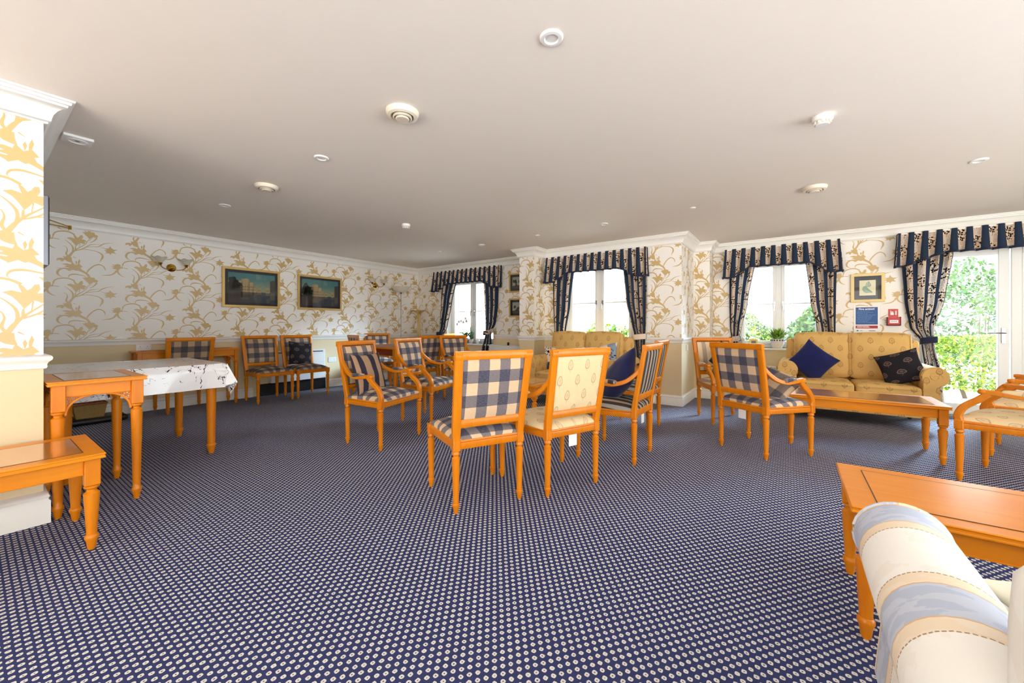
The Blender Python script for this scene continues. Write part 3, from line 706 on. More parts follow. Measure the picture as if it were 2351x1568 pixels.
# ------------------------------------------------------------------ tables
def tleg(h,k=1.0,blk=.055,bh=.13):
    """turned and fluted leg of a table of height h (underside of top)"""
    z=h-bh; s=[(.013,0),(.018,.012),(.023,.044),(.029,.056),(.029,.068),(.022,.076),(.0225,.10),(.0235,.11),(.033,z-.052),(.033,z-.040),(.021,z-.030),(.021,z-.022),(.032,z-.012),(.032,z-.004),(.026,z)]
    return [(r*k,zz) for r,zz in s]
def table(name,label,cx,cy,lx,ly,h,ins=.045,k=.88,blk=.056,bh=.13,apr=.075,brk=False,top=None,group=None,fluted=True):
    t=thing(name,label,'table',(cx,cy,0),0,group); a,b=lx/2,ly/2
    m=MB(); e=.010
    m.mi=0; m.box(-a,a,-b,b,h-.010,h-.002,.003); m.box(-a+.004,a-.004,-b+.004,b-.004,h-.018,h-.009); m.box(-a+.001,a-.001,-b+.001,b-.001,h-.027,h-.017,.003)
    bd=min(.085,ly*.15)
    m.mi=1; m.box(-a+bd,a-bd,-b+.07,b-.07,h-.004,h-.0005)
    m.mi=2
    for q in ((-a+bd-.002,-a+bd+.001,-b+.07,b-.07),(a-bd-.001,a-bd+.002,-b+.07,b-.07),(-a+bd,a-bd,-b+.068,-b+.071),(-a+bd,a-bd,b-.071,b-.068)): m.box(*q,h-.004,h-.0002)
    m.build('tabletop',[m_woodx if lx>ly else m_woody,top or m_burl,m_line],t)
    for sx in (-1,1):
        for sy in (-1,1):
            x,y=sx*(a-ins),sy*(b-ins); l=MB(); l.lathe(tleg(h-.026,k,blk,bh),x,y,24,flute=(.105,h-.026-bh-.055) if fluted else None,nf=12,fd=.08)
            l.box(x-blk/2,x+blk/2,y-blk/2,y+blk/2,h-.026-bh,h-.026,.003); l.build('leg',m_wood,t)
    z0=h-.026-apr
    for sy in (-1,1):
        y=sy*(b-ins); p=MB(); p.box(-a+ins+blk/2,a-ins-blk/2,y-.011,y+.011,z0,h-.026,.002); p.box(-a+ins+blk/2,a-ins-blk/2,y-.014,y+.014,z0,z0+.006,.002); p.build('apron',m_woodx,t)
    for sx in (-1,1):
        x=sx*(a-ins); p=MB(); p.box(x-.011,x+.011,-b+ins+blk/2,b-ins-blk/2,z0,h-.026,.002); p.box(x-.014,x+.014,-b+ins+blk/2,b-ins-blk/2,z0,z0+.006,.002); p.build('apron',m_woody,t)
    if brk:
        for sx,sy,ax in [(sx,sy,ax) for sx in (-1,1) for sy in (-1,1) for ax in (0,1)]:
            if ax==0 and (lx<.3): continue
            x,y=sx*(a-ins),sy*(b-ins); g=MB(); L=.105
            def pt(u,v):  # u away from leg, v down
                return (x-sx*(blk/2+u),y,z0-v) if ax==0 else (x,y-sy*(blk/2+u),z0-v)
            up=(0,1,0) if ax==0 else (1,0,0)
            arc=[pt(L*(1-math.sin(q*PI/16)),L*(1-math.cos(q*PI/16))) for q in range(9)]
            g.sweep(arc,.006,.006,rect=True,up=up); g.sweep([pt(0,0),pt(L,0)],.004,.005,rect=True,up=up); g.sweep([pt(0.002,0),pt(.002,L)],.004,.005,rect=True,up=up)
            g.sweep([pt(.0,.0),pt(.028,.028)],.0035,.0035,seg=6,up=up)
            for cu,cv,r in ((.028,.010,.007),(.010,.028,.007),(.048,.008,.006),(.008,.048,.006),(.020,.020,.006)):
                g.sweep([pt(cu+r*math.cos(w*PI/4),cv+r*math.sin(w*PI/4)) for w in range(9)],.0032,.0035,seg=6,up=up)
            g.build('corner_bracket',m_wood,t)
    return t
table('side_table','tall orange wood side table with fretwork corner bracket beside the wallpapered pier',-3.685,.475,.65,.42,.785,.045,.86,.056,.15,.07,True)
table('coffee_table','low wooden coffee table at the left edge, in front of the wallpapered pier',-3.05,-.115,.575,1.05,.475)
table('coffee_table','low wooden coffee table in the right foreground behind the striped sofa arm',.175+.53,2.065,1.06,.53,.475,top=m_woodx)
table('coffee_table','long low wooden coffee table in front of the gold sofa with two cushions',.50,4.735,1.07,.57,.47)
table('coffee_table','low square-edged coffee table half hidden behind the front trio of chairs',-2.72,3.80,1.06,.58,.47)
table('console_table','narrow console table against the left wall behind the table with the marble-print cloth',-6.61,1.75,.36,1.10,.79,.040,.78,.046,.15,.08,True,m_red)
tb=table('dining_table','square-legged wooden dining table in the far left half, behind the gingham armchairs',-5.32,4.21,1.18,1.08,.78,.05,1.0,.06,.16,.10,False,m_red)
for ch in kids(tb):
    if ch.name.startswith('apron'): ch.data.materials[0]=m_red
dt=thing('dining_table','square wooden table wearing the marble-print cloth, behind the side table','table',(-4.535,.825,0))
m=MB(); m.box(-.49,.49,-.49,.49,.742,.772,.004); m.build('tabletop',m_woodx,dt)
for sx in (-1,1):
    for sy in (-1,1):
        x,y=sx*.44,sy*.42; l=MB(); l.lathe([(.017,0),(.022,.015),(.028,.05),(.034,.063),(.034,.076),(.027,.085),(.0275,.10),(.037,.60),(.038,.64)],x,y,24,flute=(.11,.58),nf=12,fd=.09); l.box(x-.036,x+.036,y-.036,y+.036,.64,.742,.003); l.build('leg',m_wood,dt)
for sy in (-1,1): p=MB(); p.box(-.40,.40,sy*.44-.011,sy*.44+.011,.65,.742); p.build('apron',m_woodx,dt)
for sx in (-1,1): p=MB(); p.box(sx*.44-.011,sx*.44+.011,-.38,.38,.65,.742); p.build('apron',m_woody,dt)
# the oilcloth: top, four hanging sides and folded corners
def marble():
    m=M('marble_print_oilcloth',.22); x,y,_=m.coord('Object'); z=_
    a=m.noise(m.vec,4.0,6,1.6); b=m.noise(m.vec,1.7,4,.8); c=m.noise(m.vec,9,5,1.2)
    w=m.noise(m.vec,30,2)
    wp=m.comb(x+(a-.5)*.35+(c-.5)*.10,y+(b-.5)*.35+(c-.5)*.12,z+(c-.5)*.2)
    vn=m.nt.nodes.new('ShaderNodeTexVoronoi'); vn.feature='DISTANCE_TO_EDGE'; vn.inputs['Scale'].default_value=5.2; m.nt.links.new(wp,vn.inputs['Vector']); e1=X(m.nt,vn.outputs[0])
    vn=m.nt.nodes.new('ShaderNodeTexVoronoi'); vn.feature='DISTANCE_TO_EDGE'; vn.inputs['Scale'].default_value=13; m.nt.links.new(wp,vn.inputs['Vector']); e2=X(m.nt,vn.outputs[0])
    v=(e1.lt((w-.41)*.10))*(b.gt(.40)); v2=(e2.lt((w-.50)*.10))*(a.gt(.56)); v3=(e1.lt((c-.56)*.10))*(b.gt(.5))
    base=m.mix(b,lin(226,228,232),lin(250,250,250))
    m.col(m.mix(v.mx(v2).mx(v3),base,lin(26,28,34))); m.b.inputs['Coat Weight'].default_value=.3
    return m.m
m_marble=marble()
cl=MB(); hw=.515; hd=.505; zt=.776
cl.grid(lambda u,v:((2*u-1)*hw,(2*v-1)*hd,zt+.0006*math.sin(u*9)*math.sin(v*7)),10,10)
def side(p0,p1,out,drop=.205):
    p0=Vector(p0);p1=Vector(p1);o=Vector(out)
    def P(u,v):
        q=p0.lerp(p1,u); k=.012*(1-math.cos(min(v*6,1)*PI/2)); w=.006*math.sin(u*11+v*2)*v
        return (q.x+o.x*(k+w+.012*v),q.y+o.y*(k+w+.012*v),zt-drop*v-.001*math.sin(u*20)*v)
    cl.grid(P,24,10)
side((hw,-hd,0),(hw,hd,0),(1,0,0)); side((hw,hd,0),(-hw,hd,0),(0,1,0)); side((-hw,hd,0),(-hw,-hd,0),(-1,0,0)); side((-hw,-hd,0),(hw,-hd,0),(0,-1,0))
for sx,sy in ((1,1),(-1,1),(-1,-1),(1,-1)):   # pleated corner wings
    cx,cy=sx*hw,sy*hd
    a=(cx+sx*.005,cy+sy*.005,zt-.002); b=(cx+sx*.020,cy-sy*.05,zt-.205); c=(cx+sx*.035,cy+sy*.075,zt-.17); d=(cx-sx*.02,cy+sy*.040,zt-.285); e=(cx-sx*.05,cy+sy*.020,zt-.205)
    def P(u,v,a=a,b=b,c=c,e=e,d=d):
        A_=Vector(a); r=[Vector(b),Vector(c),Vector(d),Vector(e)]; s=u*3; i=min(int(s),2); q=r[i].lerp(r[i+1],s-i); return tuple(A_.lerp(q,v))
    cl.grid(P,9,8)
tag(cl.build('tablecloth',m_marble,None,(-4.535,.825,0),sharp=60,weld=True),'glossy white oilcloth with black marble veins draped over the square table','tablecloth')

# ------------------------------------------------------------------ sofas
def sofa(name,label,W_,fab,az=.675,top=1.0,depth=.85,seat=.455,nb=2):
    t=thing(name,label,'sofa'); xin=W_/2-.185; hd=depth/2; bot=.13; lip=m_cream if fab==m_gold else fab
    b=MB(); b.rbox(0,.0,(bot+.33)/2,xin+.02,hd-.03,(.33-bot)/2+.0,.02,6); b.build('base',fab,t,sharp=60)
    bk=MB(); bk.rbox(0,-hd+.10,(bot+top-.06)/2,xin+.10,.09,(top-.06-bot)/2,.05,8,(0,.0,.01)); bk.build('back',fab,t,sharp=60)
    zc=az-.10
    for sx in (-1,1):
        pr=[(-.005,bot),(-.005,zc-.05)]+[(.085+.10*math.cos(R(q)),zc+.10*math.sin(R(q))) for q in range(190,-75,-12)]+[(.118,zc-.13),(.122,.32),(.14,bot)]
        pr=[(sx*(xin+x),z) for x,z in pr]
        a=MB(); ys=[-hd+.02,-hd+.05,-hd+.2,0,hd-.16,hd-.055,hd-.03,hd-.02]; sc=[.97,1,1,1,1,1,.995,.965]
        cx=sum(p[0] for p in pr)/len(pr); cz=sum(p[1] for p in pr)/len(pr); vs=[];fs=[];n=len(pr)
        for y,s_ in zip(ys,sc):
            for p in pr: vs.append((cx+(p[0]-cx)*s_,y,cz+(p[1]-cz)*s_ if p[1]>bot+.01 else p[1]))
        L=0; acc=[0]
        for i in range(n): acc.append(acc[-1]+math.hypot(pr[(i+1)%n][0]-pr[i][0],pr[(i+1)%n][1]-pr[i][1]))
        us=[]
        for i in range(len(ys)-1):
            for k in range(n):
                k2=(k+1)%n; fs.append((i*n+k,i*n+k2,(i+1)*n+k2,(i+1)*n+k))
                us.append([(ys[i],acc[k]),(ys[i],acc[k+1]),(ys[i+1],acc[k+1]),(ys[i+1],acc[k])])
        a.add(vs,fs,us); a.add([vs[k] for k in range(n)],[tuple(range(n))]); a.add([vs[(len(ys)-1)*n+k] for k in range(n)],[tuple(range(n))])
        ao=a.build('arm',fab,t,sharp=50,weld=True)
        q=MB(); q.sweep([(x,hd-.028,z) for x,z in pr[1:-1]],.0045,seg=6); 
        q.sweep([(sx*(xin+.085+.055*(1-w/14)*math.cos(w*.75)),hd-.018,zc+.055*(1-w/14)*math.sin(w*.75)) for w in range(12)],.003,seg=6) if fab==m_gold else None
        q.build('piping',fab,ao)
        f=MB(); f.lathe([(.016,0),(.022,.02),(.022,.05),(.028,.06),(.028,bot+.01)],sx*(xin+.03),hd-.08,12); f.build('leg',m_dark,t)
        f=MB(); f.lathe([(.016,0),(.022,.02),(.022,.05),(.028,.06),(.028,bot+.01)],sx*(xin+.03),-hd+.08,12); f.build('leg',m_dark,t)
    cw=xin*2/nb
    for i in range(nb):
        cx=-xin+cw*(i+.5)
        c=MB(); c.rbox(cx,.085,.395,cw/2-.004,hd-.10,.062,.035,9,(0,.012,.022)); c.sweep([(cx-cw/2+.03,hd-.003,.43),(cx+cw/2-.03,hd-.003,.43)],.004,seg=6)
        c.build('seat_cushion',fab,t,sharp=60)
        c=MB(); ct=Matrix.Translation((cx,-hd+.27,(seat+top)/2+.01))@Matrix.Rotation(R(9),4,'X'); c.T=ct
        hh=(top-seat)/2
        c.rbox(0,0,0,cw/2+.012,.075,hh,.05,10,(.006,.055,.020)); c.build('back_cushion',fab,t,sharp=60)
        q=MB(); q.T=ct; w_=cw/2-.004; 
        lp=[(-w_,.075,-hh+.04),(w_,.075,-hh+.04),(w_,.075,hh-.015),(w_*.5,.075,hh+.0),(0,.075,hh+.004),(-w_*.5,.075,hh+.0),(-w_,.075,hh-.015),(-w_,.075,-hh+.04)]
        q.sweep(lp,.0045,seg=6,up=(0,1,0)); q.build('piping',fab,[k for k in kids(t) if k.name.startswith('back_cushion')][-1])
    return t
S3=sofa('sofa','gold two-seat sofa with scroll arms beside the garden door, holding two dark cushions',1.44,m_gold); S3.location=(.60,6.175,0); S3.rotation_euler=(0,0,PI)
S2=copy_tree(S3); S2.location=(-2.42,5.11,0); S2['label']='gold two-seat sofa under the middle window, behind the front trio of chairs'
for s_ in (S2,S3): s_['group']='gold scroll-arm sofas'
def cream_stripe():
    m=M('cream_blue_band_fabric',.85,.2); u,v,_=m.coord()
    t=((u+.262)/.40).fr()    # bands run around the arm
    n=m.noise(m.comb(u*40,v*12),1,3,.5); n2=m.noise(m.comb(u*9,v*9),1,4,1.0)
    g=m.mix(n2.gt(.56)*.5,lin(252,250,244),lin(246,240,228))
    p=m.mix(n.gt(.56)*.4,lin(244,226,200),lin(250,240,226)); bl=m.mix(n.gt(.5)*.5,lin(190,200,220),lin(218,224,236))
    c=(t-.5).ab()
    g=m.mix(c.lt(.24),g,p); g=m.mix(c.lt(.13),g,bl)
    ln=((c-.235).ab().lt(.0045)); dash=((v*700).sin().gt(-.5)); g=m.mix(ln*dash,g,lin(176,150,126)); g=m.mix((c-.135).ab().lt(.005),g,lin(226,190,150))
    m.col(g); m.bump(n2,.15,.002); return m.m
m_crst=cream_stripe()
S1=sofa('sofa','cream sofa with blue banded stripes, its rolled arm filling the bottom right corner',1.80,m_crst,.612,.86,.86,.43); S1.location=(1.05,1.085,0); S1.rotation_euler=(0,0,0)

m_ivory=solid_fabric('ivory_floral_cotton',lin(250,246,232),lin(232,226,196))
# ------------------------------------------------------------------ loose cushions
def pillow(name,label,loc,rot,s,mat,T=.075,group=None,sx=1.0):
    mb=MB(); n=16
    for sg in (1,-1):
        def P(u,v,sg=sg):
            a=math.sin(PI/2*(2*u-1)); b=math.sin(PI/2*(2*v-1))
            h=(max(0,1-a*a)*max(0,1-b*b))**.42
            wr=.006*mnoise.noise(Vector((a*2.2+s*9,b*2.2,sg*3+loc[0])))*h*4
            return (sx*s/2*a*(1-.09*(1-b*b)),s/2*b*(1-.09*(1-a*a)),sg*(T*h+wr*.6))
        if sg>0: mb.grid(P,n,n,lambda u,v:((2*u-1)*s/2,(2*v-1)*s/2))
        else: mb.grid(lambda u,v:P(1-u,v),n,n,lambda u,v:((1-2*u)*s/2,(2*v-1)*s/2))
    o=mb.build(name,mat,None,loc,Euler(rot),sharp=80,weld=True); tag(o,label,'cushion',group); return o
def facing(n,spin):
    n=Vector(n).normalized(); x=Vector((0,0,1)).cross(n).normalized(); y=n.cross(x)
    m_=Matrix((x,y,n)).transposed()@Matrix.Rotation(R(spin),3,'Z'); return tuple(m_.to_euler())
# sofa by the door: cushions lean on the back (the cushion's flat side faces the camera)
pillow('cushion','plain navy cushion standing on one corner on the gold sofa by the door',(.225,6.02,.665),(R(80),R(40),R(6)),.40,m_navy,.07)
pillow('cushion','black cushion with grey leaf motifs at the right of the gold sofa by the door',(1.00,5.98,.640),(R(72),R(-20),R(-14)),.37,m_blacks,.075)
pillow('cushion','navy and beige striped cushion propped on the gingham armchair at left',(-3.33,2.28,.645),(R(74),0,R(103.5)),.39,m_navstr,.06)
pillow('cushion','black cushion with grey leaf motifs on the wall chair under the right painting',(-6.46,3.16,.655),(R(76),R(8),R(92)),.38,m_blacks,.055)
pillow('cushion','plain navy cushion slumped on the charcoal striped armchair',(-1.21,3.30,.655),facing((-.62,-.50,.42),42),.42,m_navy,.095)
pillow('cushion','black satin cushion on the pale striped armchair left of the gold sofa',(-.62,5.24,.70),(R(70),R(42),R(37)),.34,m_black,.06)
rb=MB(); rb.rbox(0,0,0,.21,.10,.072,.065,8); tag(rb.build('bolster_cushion',m_roll,None,(-.61,5.24,.565),(0,0,R(37)),sharp=60),'ochre and brown striped bolster on the seat of the pale striped armchair','cushion')
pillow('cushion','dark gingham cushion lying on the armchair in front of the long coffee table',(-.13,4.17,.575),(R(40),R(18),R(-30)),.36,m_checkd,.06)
pillow('cushion','blue-grey berry-print cushion against the left arm of the sofa under the middle window',(-2.86,5.15,.62),(R(72),R(0),R(22)),.36,m_dand,.06)
pillow('cushion','berry-print cushion in the right corner of the sofa under the middle window',(-2.08,5.12,.665),(R(74),R(-8),R(-12)),.40,m_dand,.06)
pillow('cushion','berry-print cushion mid-sofa under the middle window, mostly behind the cream chair',(-2.47,5.18,.645),(R(76),R(3),R(0)),.34,m_dand,.05)
pillow('cushion','crumpled cream cushion beside the rolled arm in the bottom right corner',(.54,1.27,.505),(R(5),R(4),R(30)),.30,m_ivory,.045)
# ------------------------------------------------------------------ curtains
def curtain_set(name,label,y,x0,x1,zt,arch,panels,per=.118,ret=.10,deep=.40,group='window curtains with pleated pelmets'):
    """y: front plane of the pelmet; arch(t) gives the depth of the hanging edge"""
    t=thing(name,label,'curtains',((x0+x1)/2,y,0),0,group); cx=(x0+x1)/2
    n=int(round((x1-x0)/per)); N=n*10
    pl=MB()
    def X_(s,v):   # flares a little to the hem
        return x0+(x1-x0)*s-cx+(s-.5)*.05*v
    def P(s,v):
        ph=s*n*2*PI; amp=.014+.020*v; d=arch(s)
        return (X_(s,v)+.012*math.sin(ph)*v,-amp*math.cos(ph)-.03*v,zt-d*v)
    UVf=lambda s,v:(s*n+.21,zt-arch(s)*v)
    pl.grid(P,N,10,UVf)
    for e,sg in ((0,-1),(1,1)):
        def Q_(u,v,e=e,sg=sg):
            a=P(e,v); return (a[0]+sg*.012*math.sin(u*PI*3)*v,a[1]+u*ret*1.0,a[2])
        pl.grid(Q_,8,8,lambda u,v,e=e:(e*n+.6+u*.8,zt-arch(e)*v))
    p=pl.build('pelmet',m_curt,t,sharp=80)
    tr=MB()
    tr.grid(lambda s,v:(lambda a:(a[0],a[1]-.004,a[2]+.014-.028*v))(P(s,1)),N,2)
    for e,sg in ((0,-1),(1,1)):
        tr.grid(lambda u,v,e=e,sg=sg:(lambda a:(a[0]+sg*.012*math.sin(u*PI*3)+sg*.002,a[1]+u*ret,a[2]+.014-.028*v))(P(e,1)),8,2)
    tr.build('pelmet_trim',m_trim,p,sharp=80)
    bd=MB(); bd.box(x0-cx,x1-cx,.0,ret,zt-.02,zt-.003); bd.build('pelmet_board',m_white,p)
    for ky,nf,sd in panels:
        m=MB()
        zs=[k[0] for k in ky]
        def at(z):
            for i in range(len(ky)-1):
                if z<=ky[i][0] and z>=ky[i+1][0]:
                    f=(ky[i][0]-z)/(ky[i][0]-ky[i+1][0]); f=f*f*(3-2*f)*.5+f*.5
                    return ky[i][1]+(ky[i+1][1]-ky[i][1])*f, ky[i][2]+(ky[i+1][2]-ky[i][2])*f
            return ky[-1][1:]
        zA,zB=zs[0],zs[-1]; w0=ky[0][2]-ky[0][1]
        def PC(s,v):
            z=zA+(zB-zA)*v; a,b=at(z); w=b-a; k=min(1,w/w0)
            amp=.030*(.5+.5*k); ss=s+.05*math.sin(s*7+v*2)
            return (a+w*s-cx, .075+amp*math.sin(ss*nf*2*PI+sd)-.010*math.sin(v*5), z)
        m.grid(PC,nf*12,40,lambda s,v:(s*nf+.1+sd*.3,zA+(zB-zA)*v))
        m.build('curtain_panel',m_curt,t,sharp=80)
    return t
def archf(d0,d1,w=.26):
    def f(s):
        q=abs(s-.5)*2; k=max(0,min(1,(q-(1-2*w))/(2*w-.16))); return d1+(d0-d1)*(k*k*(3-2*k))
    return f
def tie(parent,x,y,z,w,mat=None,tail=0):
    cx,cy=parent.location.x,parent.location.y; m=MB()
    pts=[(x-cx-w/2,y-cy+.05,z-.01),(x-cx-w/2,y-cy-.02,z),(x-cx,y-cy-.045,z+.012),(x-cx+w/2,y-cy-.02,z+.02),(x-cx+w/2,y-cy+.05,z+.02)]
    m.sweep(crom(pts,4),.006,.038,rect=True)
    if tail: m.grid(lambda u,v:(x-cx+tail*(.05+.10*u),y-cy-.06,z+.05+.05*u-.07*v-.02*u*v),4,3,lambda u,v:(u*.5+.5,v*.1))
    m.build('tieback',mat or m_curt,parent)
c1=curtain_set('pleated_curtains','pleated navy and oatmeal curtains at the left window, below which the orchid stands',5.80,-6.17,-4.42,2.245,archf(.41,.275),
 [([(2.15,-5.99,-5.56),(1.55,-6.04,-5.73),(1.09,-6.10,-5.86),(.95,-6.12,-5.96),(.70,-6.13,-5.98)],3,0),([(2.15,-4.90,-4.50),(1.51,-4.846,-4.516),(1.17,-4.824,-4.568),(.97,-4.814,-4.684),(.66,-4.93,-4.68),(.10,-4.96,-4.66)],3,1)])
tie(c1,-4.75,5.84,.965,.15,None,1.4); tie(c1,-6.04,5.84,.93,.14)
c2=curtain_set('pleated_curtains','pleated navy and oatmeal curtains at the middle window behind the gold sofa',5.58,-3.27,-1.65,2.225,archf(.41,.275),
 [([(2.15,-3.20,-2.80),(1.45,-3.195,-2.884),(.98,-3.178,-2.97),(.60,-3.17,-2.96)],3,.5),([(2.15,-2.03,-1.655),(1.47,-1.964,-1.657),(1.15,-1.887,-1.669),(.935,-1.836,-1.681),(.65,-1.80,-1.70),(.12,-1.84,-1.68)],4,2)])
tie(c2,-1.76,5.62,.935,.17,m_dand)
c3=curtain_set('pleated_curtains','pleated navy and oatmeal curtains at the right window above the potted plant',6.73,-.80,.545,2.26,archf(.43,.285),
 [([(2.15,-.75,-.40),(1.42,-.752,-.513),(1.09,-.746,-.586),(.894,-.725,-.625),(.70,-.74,-.60)],3,0),([(2.15,.17,.525),(1.45,.236,.512),(1.03,.316,.508),(.80,.35,.505)],3,.8)])
tie(c3,-.675,6.77,.895,.13)
def archd(s): return .27+.15*(max(0,1-s*6)**.5 if s<1/6 else 0) if s<.5 else .27+.15*(max(0,1-(1-s)*6)**.5 if s>5/6 else 0)
c4=curtain_set('pleated_curtains','pleated navy and oatmeal curtains at the garden door, cut by the right edge',6.73,1.10,3.12,2.25,lambda s:.275+.14*(1-min(1,max(0,(min(s,1-s)-.04)/.18)))**1.3,
 [([(2.15,1.14,1.60),(1.95,1.143,1.588),(1.415,1.17,1.519),(1.09,1.216,1.437),(.91,1.32,1.43),(.516,1.357,1.494),(.10,1.35,1.52)],4,0),([(2.15,2.66,3.08),(1.2,2.8,3.08),(.1,2.8,3.05)],3,.8)],deep=.42)
tie(c4,1.375,6.77,.92,.13,m_trim)

# ------------------------------------------------------------------ pictures
def painting_scene(w,h,seed,flip):
    """generic canal view: sky, pale houses, dark trees, water; local x right, z up, faces +Y"""
    rnd=random.Random(seed); m=MB(); d=0
    def poly(pts,mi,lay):
        m.mi=mi; m.add([((x if not flip else w-x)-w/2,.002+.0004*lay,z-h/2) for x,z in pts],[tuple(range(len(pts)))])
    poly([(0,h*.38),(w,h*.38),(w,h),(0,h)],0,0); poly([(0,0),(w,0),(w,h*.38),(0,h*.38)],1,0)
    x=0
    for bx,bw,bh in ((0,.11,.42),(.13,.08,.16),(.31,.09,.13),(.42,.07,.18),(.48,.10,.30),(.57,.16,.42),(.71,.12,.33)):
        x0,x1=bx*w,(bx+bw)*w; z1=h*(.38+bh)
        poly([(x0,h*.36),(x1,h*.36),(x1,z1),(x0+.25*(x1-x0),z1+.03*h),(x0,z1)],2 if bx>0 else 4,2)
        poly([(x0,h*.36),(x1,h*.36),(x1,h*.36-bh*h*.6),(x0,h*.36-bh*h*.55)],5,1)
        for k in range(3):
            for j in range(2): 
                a=x0+(.2+.27*k)*(x1-x0); b=h*(.42+j*.10); 
                if b+.04*h<z1: poly([(a,b),(a+.10*(x1-x0),b),(a+.10*(x1-x0),b+.04*h),(a,b+.04*h)],4,3)
    for cx,cz,r in ((.83,.62,.13),(.90,.70,.14),(.78,.52,.10),(.95,.52,.13),(.86,.48,.12)):
        n=15; pts=[]
        for k in range(n):
            a=2*PI*k/n; q=r*(1+.28*rnd.uniform(-1,1)); pts.append((min(w,max(0,cx*w+q*math.cos(a)*w*.7)),min(h,cz*h+q*math.sin(a)*h)))
        poly(pts,3,4)
    poly([(.74*w,.0),(w,.0),(w,.40*h),(.74*w,.44*h)],4,3)
    poly([(.30*w,.27*h),(.40*w,.27*h),(.385*w,.25*h),(.32*w,.245*h)],3,4); poly([(.345*w,.27*h),(.355*w,.27*h),(.352*w,.34*h)],3,4)
    return m
def skym(name,a,b,c):
    m=M(name,.6); x,y,z=m.coord('Object'); n=m.noise(m.vec,9,4,.6); 
    g=m.mix((z*4+.45)+(n-.5)*.8,b,a); m.col(m.mix((n-.55)*2.2,g,c)); return m.m
pm=[skym('painted_sky',lin(70,128,132),lin(176,176,132),lin(190,188,150)),skym('painted_water',lin(70,110,112),lin(50,64,76),lin(150,140,110)),
    plain('painted_stone',lin(196,172,124),.7,var=.35),plain('painted_tree',lin(40,46,40),.7,var=.3),plain('painted_shadow',lin(78,70,66),.7,var=.3),plain('painted_reflection',lin(112,102,88),.7,var=.4)]
def frame(name,label,loc,rz,w,h,fw,mount,art,fm=None,depth=.022,group=None,cat='picture'):
    t=thing(name,label,cat,loc,rz,group); f=MB(); a,b=w/2,h/2
    for q in ((-a,a,b-fw,b),(-a,a,-b,-b+fw)): f.box(q[0],q[1],0,depth,q[2],q[3],.004)
    for q in ((-a,-a+fw),(a-fw,a)): f.box(q[0],q[1],0,depth-.001,-b+fw*.6,b-fw*.6,.004)
    f.build('picture_frame',fm or m_gilt,t)
    m=MB(); m.box(-a+fw,a-fw,.001,.008,-b+fw,b-fw); m.build('mount',m_mount,t)
    art(t,w-2*fw-2*mount,h-2*fw-2*mount)
    g=MB(); g.box(-a+fw,a-fw,.0135,.0145,-b+fw,b-fw); g.build('glazing',m_glass,t)
    return t
def art1(seed,flip):
    def f(t,w,h):
        m=painting_scene(w,h,seed,flip); o=m.build('print',pm,t); o.location=(0,.008,0)
    return f
# local +Y faces the room: left wall pictures face +X
frame('framed_painting','larger gold-framed canal painting with dark mount, left of the two on the long wall',(XL+.004,2.592,1.685),R(-90),.80,.605,.038,.040,art1(3,False),group=None)
frame('framed_painting','gold-framed canal painting with dark mount, right of the two on the long wall',(XL+.004,3.673,1.685),R(-90),.80,.60,.036,.036,art1(8,False))
def art2(seed):
    def f(t,w,h):
        m=MB(); m.mi=0; m.box(-w/2,w/2,.008,.009,-h/2,h/2); rnd=random.Random(seed); m.mi=1
        for k in range(6):
            cx=rnd.uniform(-.4,.4)*w; cz=rnd.uniform(-.3,.15)*h; pts=[(cx+w*.13*math.cos(a)*rnd.uniform(.7,1.2),.0095+.0002*k,cz+h*.15*math.sin(a)*rnd.uniform(.7,1.2)) for a in [i*.57 for i in range(11)]]
            m.add(pts,[tuple(range(11))])
        m.mi=2; m.add([(-w/2,.0094,-h*.5),(w/2,.0094,-h*.5),(w/2,.0094,-h*.28),(0,.0094,-h*.2),(-w/2,.0094,-h*.25)],[(0,1,2,3,4)])
        m.build('print',[skym('landscape_sky_%d'%seed,lin(150,156,140),lin(180,176,150),lin(190,190,170)),pm[3],pm[4]],t)
    return f
frame('framed_picture','small dark landscape print in a gold frame, upper of the pair beside the left window',(-4.09,YB1-.004,1.90),PI,.36,.36,.03,.045,art2(5),group=None)
frame('framed_picture','small dark landscape print in a gold frame, lower of the pair beside the left window',(-4.09,YB1-.004,1.44),PI,.36,.35,.03,.045,art2(6),group=None)
def art3(t,w,h):
    m=MB(); m.mi=0; m.box(-w/2,w/2,.008,.0095,-h/2,h/2); 
    def ring(c,mi,l): m.mi=mi; m.add([(-x*w,.0098+.0003*l,z*h) for x,z in c],[tuple(range(len(c)))])
    ring([(-.30,-.02),(-.22,.10),(-.08,.08),(.05,-.08),(.18,-.18),(.30,-.28),(.30,-.34),(.12,-.30),(-.08,-.33),(-.22,-.26),(-.30,-.14)],1,0)
    ring([(-.12,.10),(-.06,.32),(.08,.42),(.14,.30),(.22,.18),(.18,.06),(.04,.06)],2,0)
    m.mi=3
    for c in ([(-.30,-.02),(-.22,.10),(-.08,.08),(.05,-.08),(.30,-.30),(.12,-.31),(-.1,-.33),(-.30,-.14),(-.30,-.02)],[(-.12,.10),(-.06,.32),(.08,.42),(.22,.18),(.04,.06),(-.12,.10)],[(-.1,-.05),(.05,-.15),(.24,-.29)],[(.02,.08),(.06,.25),(.08,.4)]):
        m.sweep([(-x*w,.0105,z*h) for x,z in c],.0012,seg=5,up=(0,1,0))
    m.build('print',[plain('cream_card',lin(232,226,190),.7),plain('sea_green_ink',lin(150,186,166),.7,var=.15),plain('pale_green_ink',lin(186,206,190),.7,var=.12),plain('ink_line',lin(90,100,96),.7)],t)
frame('framed_butterfly_print','square pale wood frame with a green butterfly drawing on dark mount, above the blue notice',(.83,YB3-.004,1.60),PI,.335,.375,.036,.052,art3,plain('pale_wood_frame',lin(240,214,150),.5,var=.06))
